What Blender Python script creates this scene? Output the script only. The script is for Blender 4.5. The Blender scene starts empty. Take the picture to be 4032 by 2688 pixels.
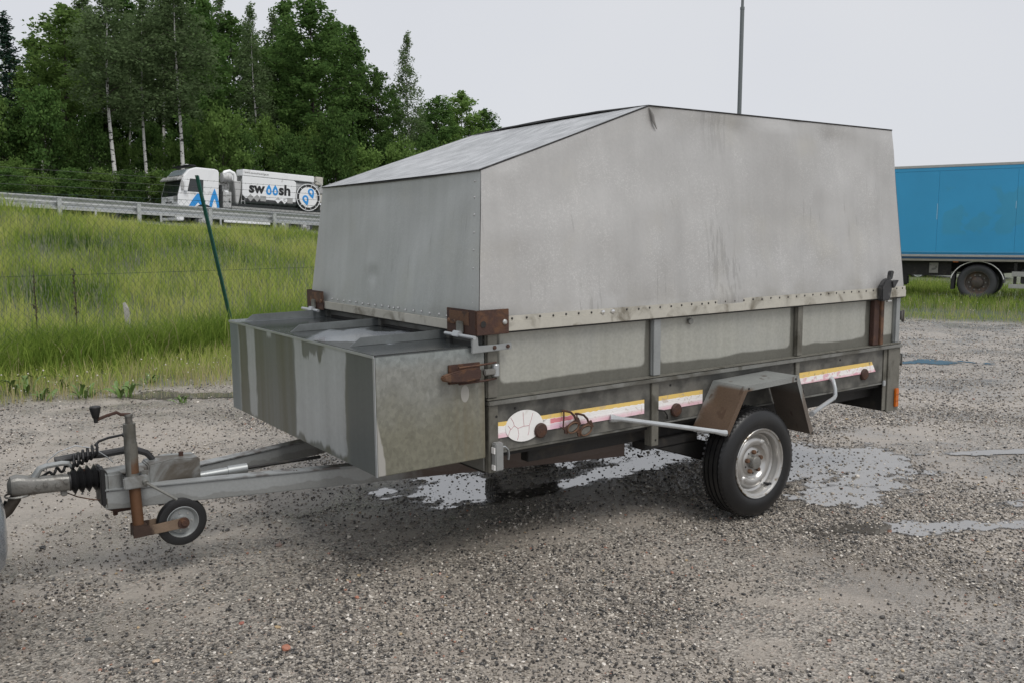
import bpy, bmesh, math, random
import numpy as np
from mathutils import Matrix, Vector
random.seed(7); RNG = np.random.default_rng(11)
PI = math.pi
sc = bpy.context.scene
COL = sc.collection

# ------------------------------------------------------------------ camera
FPX, PITCH, ROLL, CAMH = 3494.28, .11290, .0013, 1.5017      # focal length in pixels of the 4032 wide photograph
CF = Vector((0, math.cos(PITCH), -math.sin(PITCH))); CR0 = Vector((1, 0, 0)); CU0 = CR0.cross(CF)
CR = math.cos(ROLL)*CR0 + math.sin(ROLL)*CU0; CU = -math.sin(ROLL)*CR0 + math.cos(ROLL)*CU0
cd = bpy.data.cameras.new('camera'); cam = bpy.data.objects.new('camera', cd); COL.objects.link(cam)
cd.sensor_width = 36; cd.lens = FPX/4032*36; cd.clip_start = .05; cd.clip_end = 3000
m = Matrix.Identity(4)
for i in range(3): m[i][0], m[i][1], m[i][2] = CR[i], CU[i], -CF[i]
m[2][3] = CAMH
cam.matrix_world = m
sc.camera = cam
# ------------------------------------------------------------------ overcast sky, soft sun, exposure
SUN_EL, SUN_AZ = math.radians(60), math.radians(140)            # azimuth from +Y towards +X: behind the camera, to the right
w = bpy.data.worlds.new('World'); sc.world = w; w.use_nodes = True
nt = w.node_tree; nt.nodes.clear()
sky = nt.nodes.new('ShaderNodeTexSky'); sky.sky_type = 'NISHITA'; sky.sun_disc = False
sky.sun_elevation = SUN_EL; sky.sun_rotation = SUN_AZ
tc = nt.nodes.new('ShaderNodeTexCoord'); nz = nt.nodes.new('ShaderNodeTexNoise'); nz.inputs['Scale'].default_value = 1.6; nz.inputs['Detail'].default_value = 3
nt.links.new(tc.outputs['Generated'], nz.inputs['Vector'])
cl = nt.nodes.new('ShaderNodeValToRGB'); cl.color_ramp.elements[0].position = .3; cl.color_ramp.elements[1].position = .75
cl.color_ramp.elements[0].color = (7.1, 7.3, 7.85, 1); cl.color_ramp.elements[1].color = (7.9, 8.0, 8.25, 1)
nt.links.new(nz.outputs['Fac'], cl.inputs['Fac'])
mx = nt.nodes.new('ShaderNodeMix'); mx.data_type = 'RGBA'; mx.inputs['Factor'].default_value = .94   # cloud cover
nt.links.new(sky.outputs['Color'], mx.inputs['A']); nt.links.new(cl.outputs['Color'], mx.inputs['B'])
bg = nt.nodes.new('ShaderNodeBackground'); bg.inputs['Strength'].default_value = .075
out = nt.nodes.new('ShaderNodeOutputWorld')
nt.links.new(mx.outputs['Result'], bg.inputs['Color']); nt.links.new(bg.outputs['Background'], out.inputs['Surface'])
sl = bpy.data.lights.new('sun', 'SUN'); sl.energy = 1.5; sl.angle = math.radians(28); sl.color = (1, .97, .93)
so = bpy.data.objects.new('sun', sl); COL.objects.link(so)
sd = Vector((math.sin(SUN_AZ)*math.cos(SUN_EL), math.cos(SUN_AZ)*math.cos(SUN_EL), math.sin(SUN_EL)))
so.rotation_euler = sd.to_track_quat('Z', 'Y').to_euler(); so.location = (6, -6, 12)
vs = sc.view_settings; vs.view_transform = 'Standard'; vs.look = 'None'; vs.gamma = 1; vs.exposure = .36; vs.use_curve_mapping = False
sc.render.engine = 'CYCLES'

# ------------------------------------------------------------------ helpers: pixels of the photo (2352 wide view) to rays
def ray(x, y):
    x /= .583333; y /= .583333
    return CF + CR*((x-2016)/FPX) + CU*((1344-y)/FPX)
def at_depth(x, y, d):
    r = ray(x, y); return Vector((0, 0, CAMH)) + r*(d/r.y)
def on_ground(x, y, z=0.):
    r = ray(x, y); return Vector((0, 0, CAMH)) + r*((z-CAMH)/r.z)

# ------------------------------------------------------------------ helpers: node expressions
class X:
    def __init__(s, nt, sock): s.nt, s.k = nt, sock
    def op(s, o, b=None, c=None):
        n = s.nt.nodes.new('ShaderNodeMath'); n.operation = o
        for i, v in enumerate((s, b, c)):
            if v is None: continue
            if isinstance(v, X): s.nt.links.new(v.k, n.inputs[i])
            else: n.inputs[i].default_value = v
        return X(s.nt, n.outputs[0])
    def __add__(s, b): return s.op('ADD', b)
    __radd__ = __add__
    def __sub__(s, b): return s.op('SUBTRACT', b)
    def __rsub__(s, b): return (s*-1)+b
    def __mul__(s, b): return s.op('MULTIPLY', b)
    __rmul__ = __mul__
    def __truediv__(s, b): return s.op('DIVIDE', b)
    def mn(s, b): return s.op('MINIMUM', b)
    def mxx(s, b): return s.op('MAXIMUM', b)
    def ab(s): return s.op('ABSOLUTE')
    def ss(s, a, b):
        n = s.nt.nodes.new('ShaderNodeMapRange'); n.interpolation_type = 'SMOOTHSTEP'
        s.nt.links.new(s.k, n.inputs[0]); n.inputs[1].default_value = min(a, b); n.inputs[2].default_value = max(a, b)
        if a > b: n.inputs[3].default_value = 1; n.inputs[4].default_value = 0
        return X(s.nt, n.outputs[0])
class NT:
    def __init__(s, name):
        s.m = bpy.data.materials.new(name); s.m.use_nodes = True; s.nt = s.m.node_tree
        s.b = s.nt.nodes['Principled BSDF']; s.o = s.nt.nodes['Material Output']
        s.tc = s.nt.nodes.new('ShaderNodeTexCoord'); s.P = s.tc.outputs['Object']
    def xyz(s, v=None):
        n = s.nt.nodes.new('ShaderNodeSeparateXYZ'); s.nt.links.new(v or s.P, n.inputs[0])
        return [X(s.nt, o) for o in n.outputs]
    def vec(s, scale=(1, 1, 1), v=None):
        n = s.nt.nodes.new('ShaderNodeMapping'); n.inputs['Scale'].default_value = scale; s.nt.links.new(v or s.P, n.inputs['Vector']); return n.outputs[0]
    def noise(s, sc_, det=3, v=None, rough=.55, dist=0):
        n = s.nt.nodes.new('ShaderNodeTexNoise'); n.inputs['Scale'].default_value = sc_; n.inputs['Detail'].default_value = det
        n.inputs['Roughness'].default_value = rough; n.inputs['Distortion'].default_value = dist
        s.nt.links.new(v or s.P, n.inputs['Vector']); return X(s.nt, n.outputs['Fac'])
    def voro(s, sc_, v=None, feat='F1', out='Distance'):
        n = s.nt.nodes.new('ShaderNodeTexVoronoi'); n.feature = feat; n.inputs['Scale'].default_value = sc_; s.nt.links.new(v or s.P, n.inputs['Vector'])
        return n.outputs[out] if out == 'Color' else X(s.nt, n.outputs[out])
    def rgb(s, c):
        n = s.nt.nodes.new('ShaderNodeRGB'); n.outputs[0].default_value = (*c, 1); return n.outputs[0]
    def mix(s, f, a, b, mode='MIX'):
        n = s.nt.nodes.new('ShaderNodeMix'); n.data_type = 'RGBA'; n.blend_type = mode
        for i, v in (('A', a), ('B', b)):
            if isinstance(v, tuple): n.inputs[i].default_value = (*v, 1)
            else: s.nt.links.new(v, n.inputs[i])
        if isinstance(f, X): s.nt.links.new(f.k, n.inputs['Factor'])
        else: n.inputs['Factor'].default_value = f
        return n.outputs['Result']
    def scale(s, c, f):          # colour times a float expression
        n = s.nt.nodes.new('ShaderNodeVectorMath'); n.operation = 'SCALE'
        if isinstance(c, tuple): n.inputs[0].default_value = c
        else: s.nt.links.new(c, n.inputs[0])
        s.nt.links.new(f.k, n.inputs['Scale']); return n.outputs[0]
    def ramp(s, f, stops, const=False):
        n = s.nt.nodes.new('ShaderNodeValToRGB'); cr = n.color_ramp
        if const: cr.interpolation = 'CONSTANT'
        while len(cr.elements) < len(stops): cr.elements.new(.5)
        for e, (p, c) in zip(cr.elements, stops): e.position = p; e.color = (*c, 1)
        s.nt.links.new(f.k, n.inputs[0]); return n.outputs[0]
    def attr(s, name, out='Fac', typ='GEOMETRY'):
        n = s.nt.nodes.new('ShaderNodeAttribute'); n.attribute_name = name; n.attribute_type = typ
        return X(s.nt, n.outputs['Fac']) if out == 'Fac' else n.outputs['Color']
    def set(s, col=None, rough=None, metal=None, spec=None, ior=None):
        for nm, v in (('Base Color', col), ('Roughness', rough), ('Metallic', metal), ('Specular IOR Level', spec), ('IOR', ior)):
            if v is None: continue
            if isinstance(v, X): s.nt.links.new(v.k, s.b.inputs[nm])
            elif isinstance(v, tuple): s.b.inputs[nm].default_value = (*v, 1)
            elif isinstance(v, (int, float)): s.b.inputs[nm].default_value = v
            else: s.nt.links.new(v, s.b.inputs[nm])
        return s
    def bump(s, h, strength=.3, dist=.01):
        n = s.nt.nodes.new('ShaderNodeBump'); n.inputs['Strength'].default_value = strength; n.inputs['Distance'].default_value = dist
        s.nt.links.new(h.k, n.inputs['Height']); s.nt.links.new(n.outputs[0], s.b.inputs['Normal']); return s
MATS = {}
def simple(name, col, rough=.5, metal=0., var=.25, sc_=14, fine=120, bump=.15, dirt=None, dirt_amt=.5, spec=.5):
    """procedural paint/metal/rubber: two noises vary colour and gloss, an optional dirt colour lies in patches"""
    t = NT(name); n1 = t.noise(sc_, 4); n2 = t.noise(fine, 3)
    f = (n1-.5)*(2*var)+(n2-.5)*var+1
    c = t.scale(col, f)
    if dirt: c = t.mix((t.noise(sc_*.7, 5, dist=.6)).ss(.62-.35*dirt_amt, .78-.25*dirt_amt), c, dirt)
    t.set(c, (n1-.5)*.3+rough, metal, spec)
    if bump: t.bump(n2, bump, .004)
    MATS[name] = t.m; return t.m

# ------------------------------------------------------------------ helpers: mesh building
class MB:
    def __init__(s): s.v, s.f = [], []
    def add(s, vs, fs):
        o = len(s.v); s.v += [tuple(p) for p in vs]; s.f += [tuple(i+o for i in f) for f in fs]; return s
    def box(s, x0, x1, y0, y1, z0, z1):
        if x0 > x1: x0, x1 = x1, x0
        if y0 > y1: y0, y1 = y1, y0
        if z0 > z1: z0, z1 = z1, z0
        return s.add([(x, y, z) for z in (z0, z1) for y in (y0, y1) for x in (x0, x1)],
                     [(0, 2, 3, 1), (4, 5, 7, 6), (0, 1, 5, 4), (2, 6, 7, 3), (0, 4, 6, 2), (1, 3, 7, 5)])
    def prism(s, poly, ax, a, b):
        """polygon in the two other axes, extruded along ax from a to b"""
        def P(p, h): return {'x': (h, p[0], p[1]), 'y': (p[0], h, p[1]), 'z': (p[0], p[1], h)}[ax]
        n = len(poly); vs = [P(p, a) for p in poly]+[P(p, b) for p in poly]
        fs = [tuple(range(n)), tuple(range(2*n-1, n-1, -1))]+[(i, i+n, (i+1) % n+n, (i+1) % n) for i in range(n)]
        return s.add(vs, fs)
    def tube(s, path, r, n=8, closed=False, cap=True, flat=1.):
        path = [Vector(p) for p in path]; k = len(path); rs = r if isinstance(r, (list, tuple)) else [r]*k
        vs, fs = [], []; prev = None
        for i, p in enumerate(path):
            a = path[(i-1) % k] if (closed or i > 0) else p; b = path[(i+1) % k] if (closed or i < k-1) else p
            t = (b-a).normalized()
            if prev is None:
                up = Vector((0, 0, 1)) if abs(t.z) < .9 else Vector((1, 0, 0)); u = t.cross(up).normalized()
            else:
                u = (prev-t*prev.dot(t)).normalized()
            prev = u; w_ = t.cross(u)
            for j in range(n):
                an = 2*PI*j/n; vs.append(p+u*(rs[i]*math.cos(an))+w_*(rs[i]*flat*math.sin(an)))
        for i in range(k if closed else k-1):
            for j in range(n):
                a = i*n+j; b = i*n+(j+1) % n; c = ((i+1) % k)*n+(j+1) % n; d = ((i+1) % k)*n+j; fs.append((a, b, c, d))
        if cap and not closed:
            fs.append(tuple(range(n-1, -1, -1))); fs.append(tuple(range((k-1)*n, k*n)))
        return s.add(vs, fs)
    def cyl(s, p0, p1, r, r2=None, n=14): return s.tube([p0, p1], [r, r if r2 is None else r2], n)
    def lathe(s, prof, o, ax='y', n=40, closed=False):
        """prof: (radius, height along axis) pairs"""
        vs, fs = [], []; k = len(prof)
        for (r, h) in prof:
            for j in range(n):
                a = 2*PI*j/n; c, d = r*math.cos(a), r*math.sin(a)
                q = {'x': (h, c, d), 'y': (c, h, d), 'z': (c, d, h)}[ax]; vs.append((o[0]+q[0], o[1]+q[1], o[2]+q[2]))
        for i in range(k if closed else k-1):
            for j in range(n):
                a = i*n+j; b = i*n+(j+1) % n; fs.append((a, b, ((i+1) % k)*n+(j+1) % n, ((i+1) % k)*n+j))
        return s.add(vs, fs)
    def loft(s, rings, cap=True):
        n = len(rings[0]); vs = [p for r in rings for p in r]; fs = []
        for i in range(len(rings)-1):
            for j in range(n): fs.append((i*n+j, i*n+(j+1) % n, (i+1)*n+(j+1) % n, (i+1)*n+j))
        if cap: fs.append(tuple(range(n-1, -1, -1))); fs.append(tuple(range((len(rings)-1)*n, len(rings)*n)))
        return s.add(vs, fs)
    def mesh(s, name, smooth=False, bevel=0, angle=35):
        me = bpy.data.meshes.new(name); me.from_pydata(s.v, [], s.f); me.validate()
        bm = bmesh.new(); bm.from_mesh(me); bmesh.ops.recalc_face_normals(bm, faces=bm.faces)
        if bevel:
            es = [e for e in bm.edges if e.is_manifold and e.calc_face_angle(0) > .5]
            bmesh.ops.bevel(bm, geom=es, offset=bevel, segments=2, affect='EDGES', clamp_overlap=True)
        if smooth:
            for f in bm.faces: f.smooth = True
            for e in bm.edges:
                if e.is_manifold and e.calc_face_angle(0) > math.radians(angle): e.smooth = False
        bm.to_mesh(me); bm.free(); return me
    def build(s, name, mat, parent=None, smooth=False, bevel=0, loc=None):
        return obj(name, s.mesh(name, smooth, bevel), mat, parent, loc)
def obj(name, me, mat, parent=None, loc=None):
    o = bpy.data.objects.new(name, me); COL.objects.link(o)
    if mat is not None and len(me.materials) == 0: me.materials.append(mat)
    if parent is not None: o.parent = parent
    if loc is not None: o.location = loc
    return o
def tag(o, label, cat, group=None):
    o['label'] = label; o['category'] = cat
    if group: o['group'] = group
    return o
def kind(o, k): o['kind'] = k; return o
def empty(name, loc=(0, 0, 0), rz=0):
    o = bpy.data.objects.new(name, None); COL.objects.link(o); o.location = loc; o.rotation_euler = (0, 0, rz); o.empty_display_size = .2; return o
def copy_tree(o, parent=None):
    c = o.copy(); COL.objects.link(c); c.parent = parent
    for ch in list(o.children): copy_tree(ch, c)
    return c
def share(src, n_locs, parent=None, rot=None):
    for i, l in enumerate(n_locs):
        c = src.copy(); COL.objects.link(c); c.location = l; c.parent = parent
        if rot: c.rotation_euler = rot[i]
def np_mesh(name, V, F, attrs=None, smooth=False):
    """V (n,3), F (m,k) same size polygons, attrs: name -> per vertex floats"""
    me = bpy.data.meshes.new(name); n, (mf, k) = len(V), F.shape
    me.vertices.add(n); me.vertices.foreach_set('co', V.astype(np.float32).ravel())
    me.loops.add(mf*k); me.loops.foreach_set('vertex_index', F.astype(np.int32).ravel())
    me.polygons.add(mf); me.polygons.foreach_set('loop_start', np.arange(0, mf*k, k, dtype=np.int32))
    if smooth: me.polygons.foreach_set('use_smooth', np.ones(mf, bool))
    me.update(calc_edges=True)
    for a, d in (attrs or {}).items():
        at = me.attributes.new(a, 'FLOAT', 'POINT'); at.data.foreach_set('value', d.astype(np.float32))
    return me
_tab = RNG.random((256, 256))
def vnoise(x, y):
    xi, yi = np.floor(x).astype(int), np.floor(y).astype(int); fx, fy = x-xi, y-yi; fx = fx*fx*(3-2*fx); fy = fy*fy*(3-2*fy)
    g = lambda a, b: _tab[a & 255, b & 255]
    return (g(xi, yi)*(1-fx)+g(xi+1, yi)*fx)*(1-fy)+(g(xi, yi+1)*(1-fx)+g(xi+1, yi+1)*fx)*fy
def fbm(x, y, o=4):
    x, y = np.asarray(x, float), np.asarray(y, float); s, a, t = 0, 1, 0
    for i in range(o): s = s+a*vnoise(x*2**i+17.3*i, y*2**i+5.1*i); t += a; a *= .5
    return s/t

# ================================================================== terrain and setting
DS, DT = (.747, .664), (-.664, .747)                       # along the motorway, and away from it
def st(x, y): return x*DS[0]+y*DS[1], x*DT[0]+y*DT[1]
def xy(s, t): return s*DS[0]+t*DT[0], s*DS[1]+t*DT[1]
def zroad(s): return np.interp(s, [-60, -25, 46, 80, 400], [3.4, 3.35, .25, .1, 0])
def sstep(x, a, b): t = np.clip((x-a)/(b-a), 0, 1); return t*t*(3-2*t)
RT0, RT1 = 25.2, 50.0                                       # motorway platform
def crossfall(t): return np.clip(t-RT0, 0, 2)*.10+np.clip(t-RT0-2, 0, RT1-RT0-2)*.022
def ground_z(x, y):
    s, t = st(np.asarray(x, float), np.asarray(y, float)); zr = zroad(s)
    z = zr*sstep(t, 11.2+np.clip(s-12, 0, 4)*.3, RT0-.5)+crossfall(t)
    z = z+sstep(t, RT1+1, RT1+11)*2.4*sstep(s, 75, 50)
    z = z+sstep(t, 66, 105)*7*sstep(s, 60, 35)
    b = (fbm(x*.6, y*.6, 3)-.5)*.22*sstep(t, 9.5, 12)*sstep(t, RT0, RT0-1.5)
    hump = .30*np.exp(-((s-4.0)/2.0)**2-((t-22.6)/1.0)**2)
    return z+b+hump
def gravel_mask(x, y):
    s, t = st(np.asarray(x, float), np.asarray(y, float)); mm = .539*x+.842*y
    n = (fbm(x*.7, y*.7, 4)-.5)*1.6
    return np.minimum(sstep(9.2-.1*np.clip(s-3, -9, 14)+n*.8-t, -.8, .7), sstep(18.7+n*.8-mm, -.5, .5))
def grid_axis(segs):
    o = []
    for a, b, n in segs: o += list(np.linspace(a, b, n, endpoint=False))
    return np.array(o+[segs[-1][1]])
sa = grid_axis([(-700, -60, 8), (-60, -12, 24), (-12, 40, 130), (40, 90, 25), (90, 800, 10)])
ta = grid_axis([(-700, -40, 8), (-40, -4, 12), (-4, RT0-.5, 75), (RT0-.5, RT0, 2), (RT0, RT0+2, 1), (RT0+2, RT1, 6), (RT1, 70, 20), (70, 120, 6), (120, 900, 8)])
S_, T_ = np.meshgrid(sa, ta, indexing='ij'); GX, GY = S_*DS[0]+T_*DT[0], S_*DS[1]+T_*DT[1]
GZ = ground_z(GX, GY); GM = gravel_mask(GX, GY)
ns, ntt = len(sa), len(ta); idx = np.arange(ns*ntt).reshape(ns, ntt)
GF = np.stack([idx[:-1, :-1], idx[1:, :-1], idx[1:, 1:], idx[:-1, 1:]], -1).reshape(-1, 4)

def ground_material():
    t = NT('wet gravel and soil')
    px, py, pz = t.xyz()
    g = t.attr('gravel')
    big = t.noise(.55, 4); mid = t.noise(3.5, 5); v1 = t.voro(95, out='Color'); sep = t.nt.nodes.new('ShaderNodeSeparateColor'); t.nt.links.new(v1, sep.inputs[0]); rnd = X(t.nt, sep.outputs[0])
    vd = t.voro(95)
    grain = t.noise(160, 4, rough=.7)
    stone = t.ramp(rnd, [(0, (.06, .055, .05)), (.20, (.145, .13, .112)), (.45, (.25, .225, .192)), (.72, (.36, .325, .278)), (.93, (.50, .46, .40)), (1, (.36, .25, .19))])
    mud = t.scale((.345, .305, .26), (grain-.5)*.7+(mid-.5)*.5+1)
    vv = py*.82-px*.573+(t.noise(.7, 3)-.5)*.5
    lane = ((vv-2.15).ab()).ss(.26, .10).mxx(((vv-.55).ab()).ss(.26, .10)).mxx(((vv-3.9).ab()).ss(.3, .1)*px.ss(1.6, 2.6)).mxx(((vv-5.6).ab()).ss(.5, .2)*px.ss(-.6, -1.6))
    muddy = ((big-.5)*1.6+(mid-.5)*1.0+.5+lane*.11).ss(.42, .66)
    far = py.ss(6, 13)
    col = t.mix(muddy*.75+.08, stone, mud)
    # soaked ground in patches scattered by noise: darker and glossier
    wet = t.noise(.8, 5, dist=.4).ss(.46, .68)
    col = t.scale(col, 1-wet*.25)
    soil = t.mix(t.noise(5, 5), (.055, .062, .02), (.085, .105, .03))
    col = t.mix(g, soil, col)
    t.set(col, (1-wet*g)*.30+.20+(grain-.5)*.2-muddy*wet*.10, 0, .6, 1.65)
    t.bump(vd*(1-muddy*.75)*1.2+grain*.5, .75, .008)
    return t.m
ground = kind(obj('ground', np_mesh('ground', np.stack([GX, GY, GZ], -1).reshape(-1, 3), GF, {'gravel': GM.ravel()}, True), ground_material()), 'structure')

# motorway: asphalt, painted lines
def strip(name, t0, t1, dz, mat, s0=-90, s1=300):
    ss_ = np.unique(np.concatenate([np.linspace(s0, s1, 60), [-60, -25, 46, 80]])); V, F = [], []
    for i, s in enumerate(ss_):
        for t in (t0, t1):
            X_, Y_ = xy(s, t); V.append((X_, Y_, zroad(s)+float(crossfall(t))+dz))
        if i: F.append((2*i-2, 2*i, 2*i+1, 2*i-1))
    return kind(obj(name, np_mesh(name, np.array(V), np.array(F)), mat), 'structure')
asph = simple('wet asphalt', (.06, .06, .062), .4, 0, .25, 3, 90, .3)
paint = simple('worn road paint', (.62, .6, .5), .5, 0, .2, 6, 60, .1)
strip('road', RT0+2.0, 36.6, .02, asph); strip('road_shoulder', RT0+.4, RT0+2.0, .02, asph); strip('opposite_road', 40.2, RT1-.2, .02, asph)
strip('edge_line', RT0+.75, RT0+1.0, .026, paint); strip('median_line', 36.0, 36.15, .026, paint)

# puddles: thin water sheets with shores that follow the noise of the ground
def water_material():
    t = NT('puddle water'); n = t.noise(30, 2)
    t.set(t.mix(t.noise(4, 3), (.10, .092, .08), (.19, .175, .155)), .035, 0, .5, 4.6)
    t.bump(n, .03, .002)
    d = t.attr('depth'); film = d.ss(-.32, -.02)*.38; deep = (d+(t.noise(60, 3)-.5)*.12).ss(-.02, .14)
    col = t.mix(deep, (.055, .048, .040), t.mix(t.noise(4, 3), (.10, .092, .08), (.19, .175, .155))); t.set(col, (1-deep)*.16+.035, 0, .5, deep*3.1+1.5)  # water base lightened and index raised to strengthen the sky reflection
    tr = t.nt.nodes.new('ShaderNodeBsdfTransparent'); mxs = t.nt.nodes.new('ShaderNodeMixShader'); t.nt.links.new((film+deep*.62).k, mxs.inputs[0])
    t.nt.links.new(tr.outputs[0], mxs.inputs[1]); t.nt.links.new(t.b.outputs[0], mxs.inputs[2]); t.nt.links.new(mxs.outputs[0], t.o.inputs[0]); return t.m
wmat = water_material()
PUDS = []
def puddle(cx, cy, rx, ry, rot, th=.0, seed=0, amp=1.4, cell=.02, z=.0024):
    c, s = math.cos(rot), math.sin(rot)
    def f(x, y):
        dx, dy = x-cx, y-cy; a, b = (dx*c+dy*s)/rx, (-dx*s+dy*c)/ry
        return (1-np.sqrt(a*a+b*b))*1.0+((fbm(x*3.4+seed, y*3.4+seed*.7, 4)-.5)*1.7+(fbm(x*19+seed, y*19, 3)-.5)*.85)*amp-th
    PUDS.append(f); R = max(rx, ry)*1.9; n = int(2*R/cell)+1
    ax = cx-R+np.arange(n)*cell; ay = cy-R+np.arange(n)*cell; gx, gy = np.meshgrid(ax, ay, indexing='ij'); v = f(gx, gy)
    e = 1e-3; dx = (f(gx+e, gy)-v)/e; dy = (f(gx, gy+e)-v)/e; g2 = dx*dx+dy*dy+1e-6
    v = v+.32; out_ = v < 0; k = np.clip(-v/g2, -.02, .02)
    mag = np.abs(k)*np.sqrt(g2); lim = np.minimum(1, cell*.8/np.maximum(mag, 1e-9))
    X_, Y_ = np.where(out_, gx+dx*k*lim, gx), np.where(out_, gy+dy*k*lim, gy)
    keep = (v[:-1, :-1] > 0) | (v[1:, :-1] > 0) | (v[1:, 1:] > 0) | (v[:-1, 1:] > 0)
    id_ = np.arange(n*n).reshape(n, n); F = np.stack([id_[:-1, :-1], id_[1:, :-1], id_[1:, 1:], id_[:-1, 1:]], -1)[keep]
    if len(F) == 0: return
    used, inv = np.unique(F, return_inverse=True); V = np.stack([X_.ravel(), Y_.ravel(), np.full(n*n, z)], -1)[used]
    V[:, 2] += .0003*len(PUDS); kind(obj('puddle', np_mesh('puddle', V, inv.reshape(-1, 4), {'depth': v.ravel()[used]-.32}, True), wmat), 'structure')
for q, a in enumerate(((1.05, 6.25, .75, .30, .45, .0), (.60, 5.62, .70, .10, .72, -.02), (-.33, 5.27, .36, .24, .5, .02), (2.10, 5.85, .55, .46, .5, .0), (1.95, 5.12, .30, .16, .4, .02),
        (2.50, 4.56, .75, .09, .08, -.02), (2.95, 4.15, .4, .06, .1, .05), (3.25, 5.05, .5, .08, .1, .02), (5.2, 11.0, .55, .18, .0, .02), (-3.28, 8.52, .45, .20, .1, .0), (-2.5, 5.7, .5, .06, .25, .1), (3.3, 6.2, .6, .07, .1, .1))): puddle(*a, seed=q+1)

# loose gravel: countless small stones
def stone_material(name, wet=.0):
    t = NT(name); oi = t.nt.nodes.new('ShaderNodeObjectInfo'); r = X(t.nt, oi.outputs['Random'])
    c = t.ramp(r, [(0, (.035, .034, .034)), (.13, (.068, .063, .058)), (.25, (.135, .122, .108)), (.38, (.19, .17, .147)), (.52, (.265, .237, .20)), (.67, (.36, .322, .272)), (.82, (.48, .437, .375)), (.94, (.64, .595, .53)), (.986, (.34, .18, .13)), (.994, (.42, .31, .18))], True)
    n = t.noise(3, 3)
    t.set(t.scale(c, (n-.5)*.6+1), (r*7.3).op('FRACT')*.25+.20, 0, .55); return t.m
stmat = stone_material('gravel stone')
def scatter_gravel():
    P, S = [], []
    for d0, d1, dens, s0, s1 in ((2.3, 3.6, 7200, .0028, .0082), (3.6, 5.2, 5000, .0032, .0088), (5.2, 8, 2000, .004, .0105), (8, 12, 620, .005, .012), (12, 18, 200, .007, .014)):
        n = int((d1-d0)*(d1+d0)*.5*2*.74*dens+(d1-d0)*2*dens*.8)
        y = np.sqrt(RNG.uniform(d0*d0, d1*d1, n)); x = RNG.uniform(-1, 1, n)*(y*.66+.5)
        keep = (gravel_mask(x, y) > RNG.random(n)*.9+.05)
        muddy = sstep(fbm(x*.62+3, y*.62, 4)+(fbm(x*2.2, y*2.2, 3)-.5)*.5+np.clip(-x-.2, 0, 2)*.06, .45, .68)
        vv = y*.82-x*.573+(fbm(x*.7, y*.7, 3)-.5)*.5; ln = np.maximum(np.maximum(sstep(np.abs(vv-2.15), .26, .10), sstep(np.abs(vv-.55), .26, .10)), np.maximum(sstep(np.abs(vv-3.9), .3, .1)*sstep(x, 1.6, 2.6), sstep(np.abs(vv-5.6), .5, .2)*sstep(-x, .6, 1.6)))
        keep &= RNG.random(n) > np.clip(muddy*.8+ln*.22, 0, .92)
        for pf in PUDS: keep &= ~((pf(x, y) > .10) & (RNG.random(n) < .62))
        k = np.count_nonzero(keep); sz = s0+(s1-s0)*RNG.random(k)**2.4
        sz = sz*np.where(RNG.random(k) < .012, 1.7, 1)
        P.append(np.stack([x[keep], y[keep], sz*.25+.001], -1)); S.append(sz)
    P, S = np.concatenate(P), np.concatenate(S); n = len(P)
    me = bpy.data.meshes.new('gravel_stones'); me.vertices.add(n); me.vertices.foreach_set('co', P.astype(np.float32).ravel())
    a = me.attributes.new('scl', 'FLOAT_VECTOR', 'POINT'); a.data.foreach_set('vector', (S[:, None]*np.stack([RNG.uniform(.8, 1.35, n), RNG.uniform(.7, 1.1, n), RNG.uniform(.45, .8, n)], -1)).astype(np.float32).ravel())
    a = me.attributes.new('rot', 'FLOAT_VECTOR', 'POINT'); a.data.foreach_set('vector', np.stack([RNG.normal(0, .25, n), RNG.normal(0, .25, n), RNG.uniform(0, 6.28, n)], -1).astype(np.float32).ravel())
    o = kind(obj('gravel_stones', me, stmat), 'stuff'); tag(o, 'loose wet grey and beige gravel stones covering the yard', 'gravel')
    g = bpy.data.node_groups.new('scatter stones', 'GeometryNodeTree')
    g.interface.new_socket('Geometry', in_out='INPUT', socket_type='NodeSocketGeometry'); g.interface.new_socket('Geometry', in_out='OUTPUT', socket_type='NodeSocketGeometry')
    N = g.nodes.new; L = g.links.new
    gi, go = N('NodeGroupInput'), N('NodeGroupOutput'); ico = N('GeometryNodeMeshIcoSphere'); ico.inputs['Radius'].default_value = 1; ico.inputs['Subdivisions'].default_value = 1
    sp = N('GeometryNodeSetPosition'); wn = N('ShaderNodeTexNoise'); wn.inputs['Scale'].default_value = 1.3
    vm = N('ShaderNodeVectorMath'); vm.operation = 'SUBTRACT'; vm.inputs[1].default_value = (.5, .5, .5); vs_ = N('ShaderNodeVectorMath'); vs_.operation = 'SCALE'; vs_.inputs['Scale'].default_value = 1.1
    L(wn.outputs['Color'], vm.inputs[0]); L(vm.outputs[0], vs_.inputs[0]); L(vs_.outputs[0], sp.inputs['Offset']); L(ico.outputs['Mesh'], sp.inputs['Geometry'])
    sm = N('GeometryNodeSetMaterial'); sm.inputs['Material'].default_value = stmat; L(sp.outputs[0], sm.inputs['Geometry'])
    ip = N('GeometryNodeInstanceOnPoints'); L(gi.outputs[0], ip.inputs['Points']); L(sm.outputs[0], ip.inputs['Instance'])
    for nm, sk in (('scl', 'Scale'), ('rot', 'Rotation')):
        na = N('GeometryNodeInputNamedAttribute'); na.data_type = 'FLOAT_VECTOR'; na.inputs['Name'].default_value = nm; L(na.outputs['Attribute'], ip.inputs[sk])
    L(ip.outputs[0], go.inputs[0])
    o.modifiers.new('scatter', 'NODES').node_group = g
    return n
NST = scatter_gravel()

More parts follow.
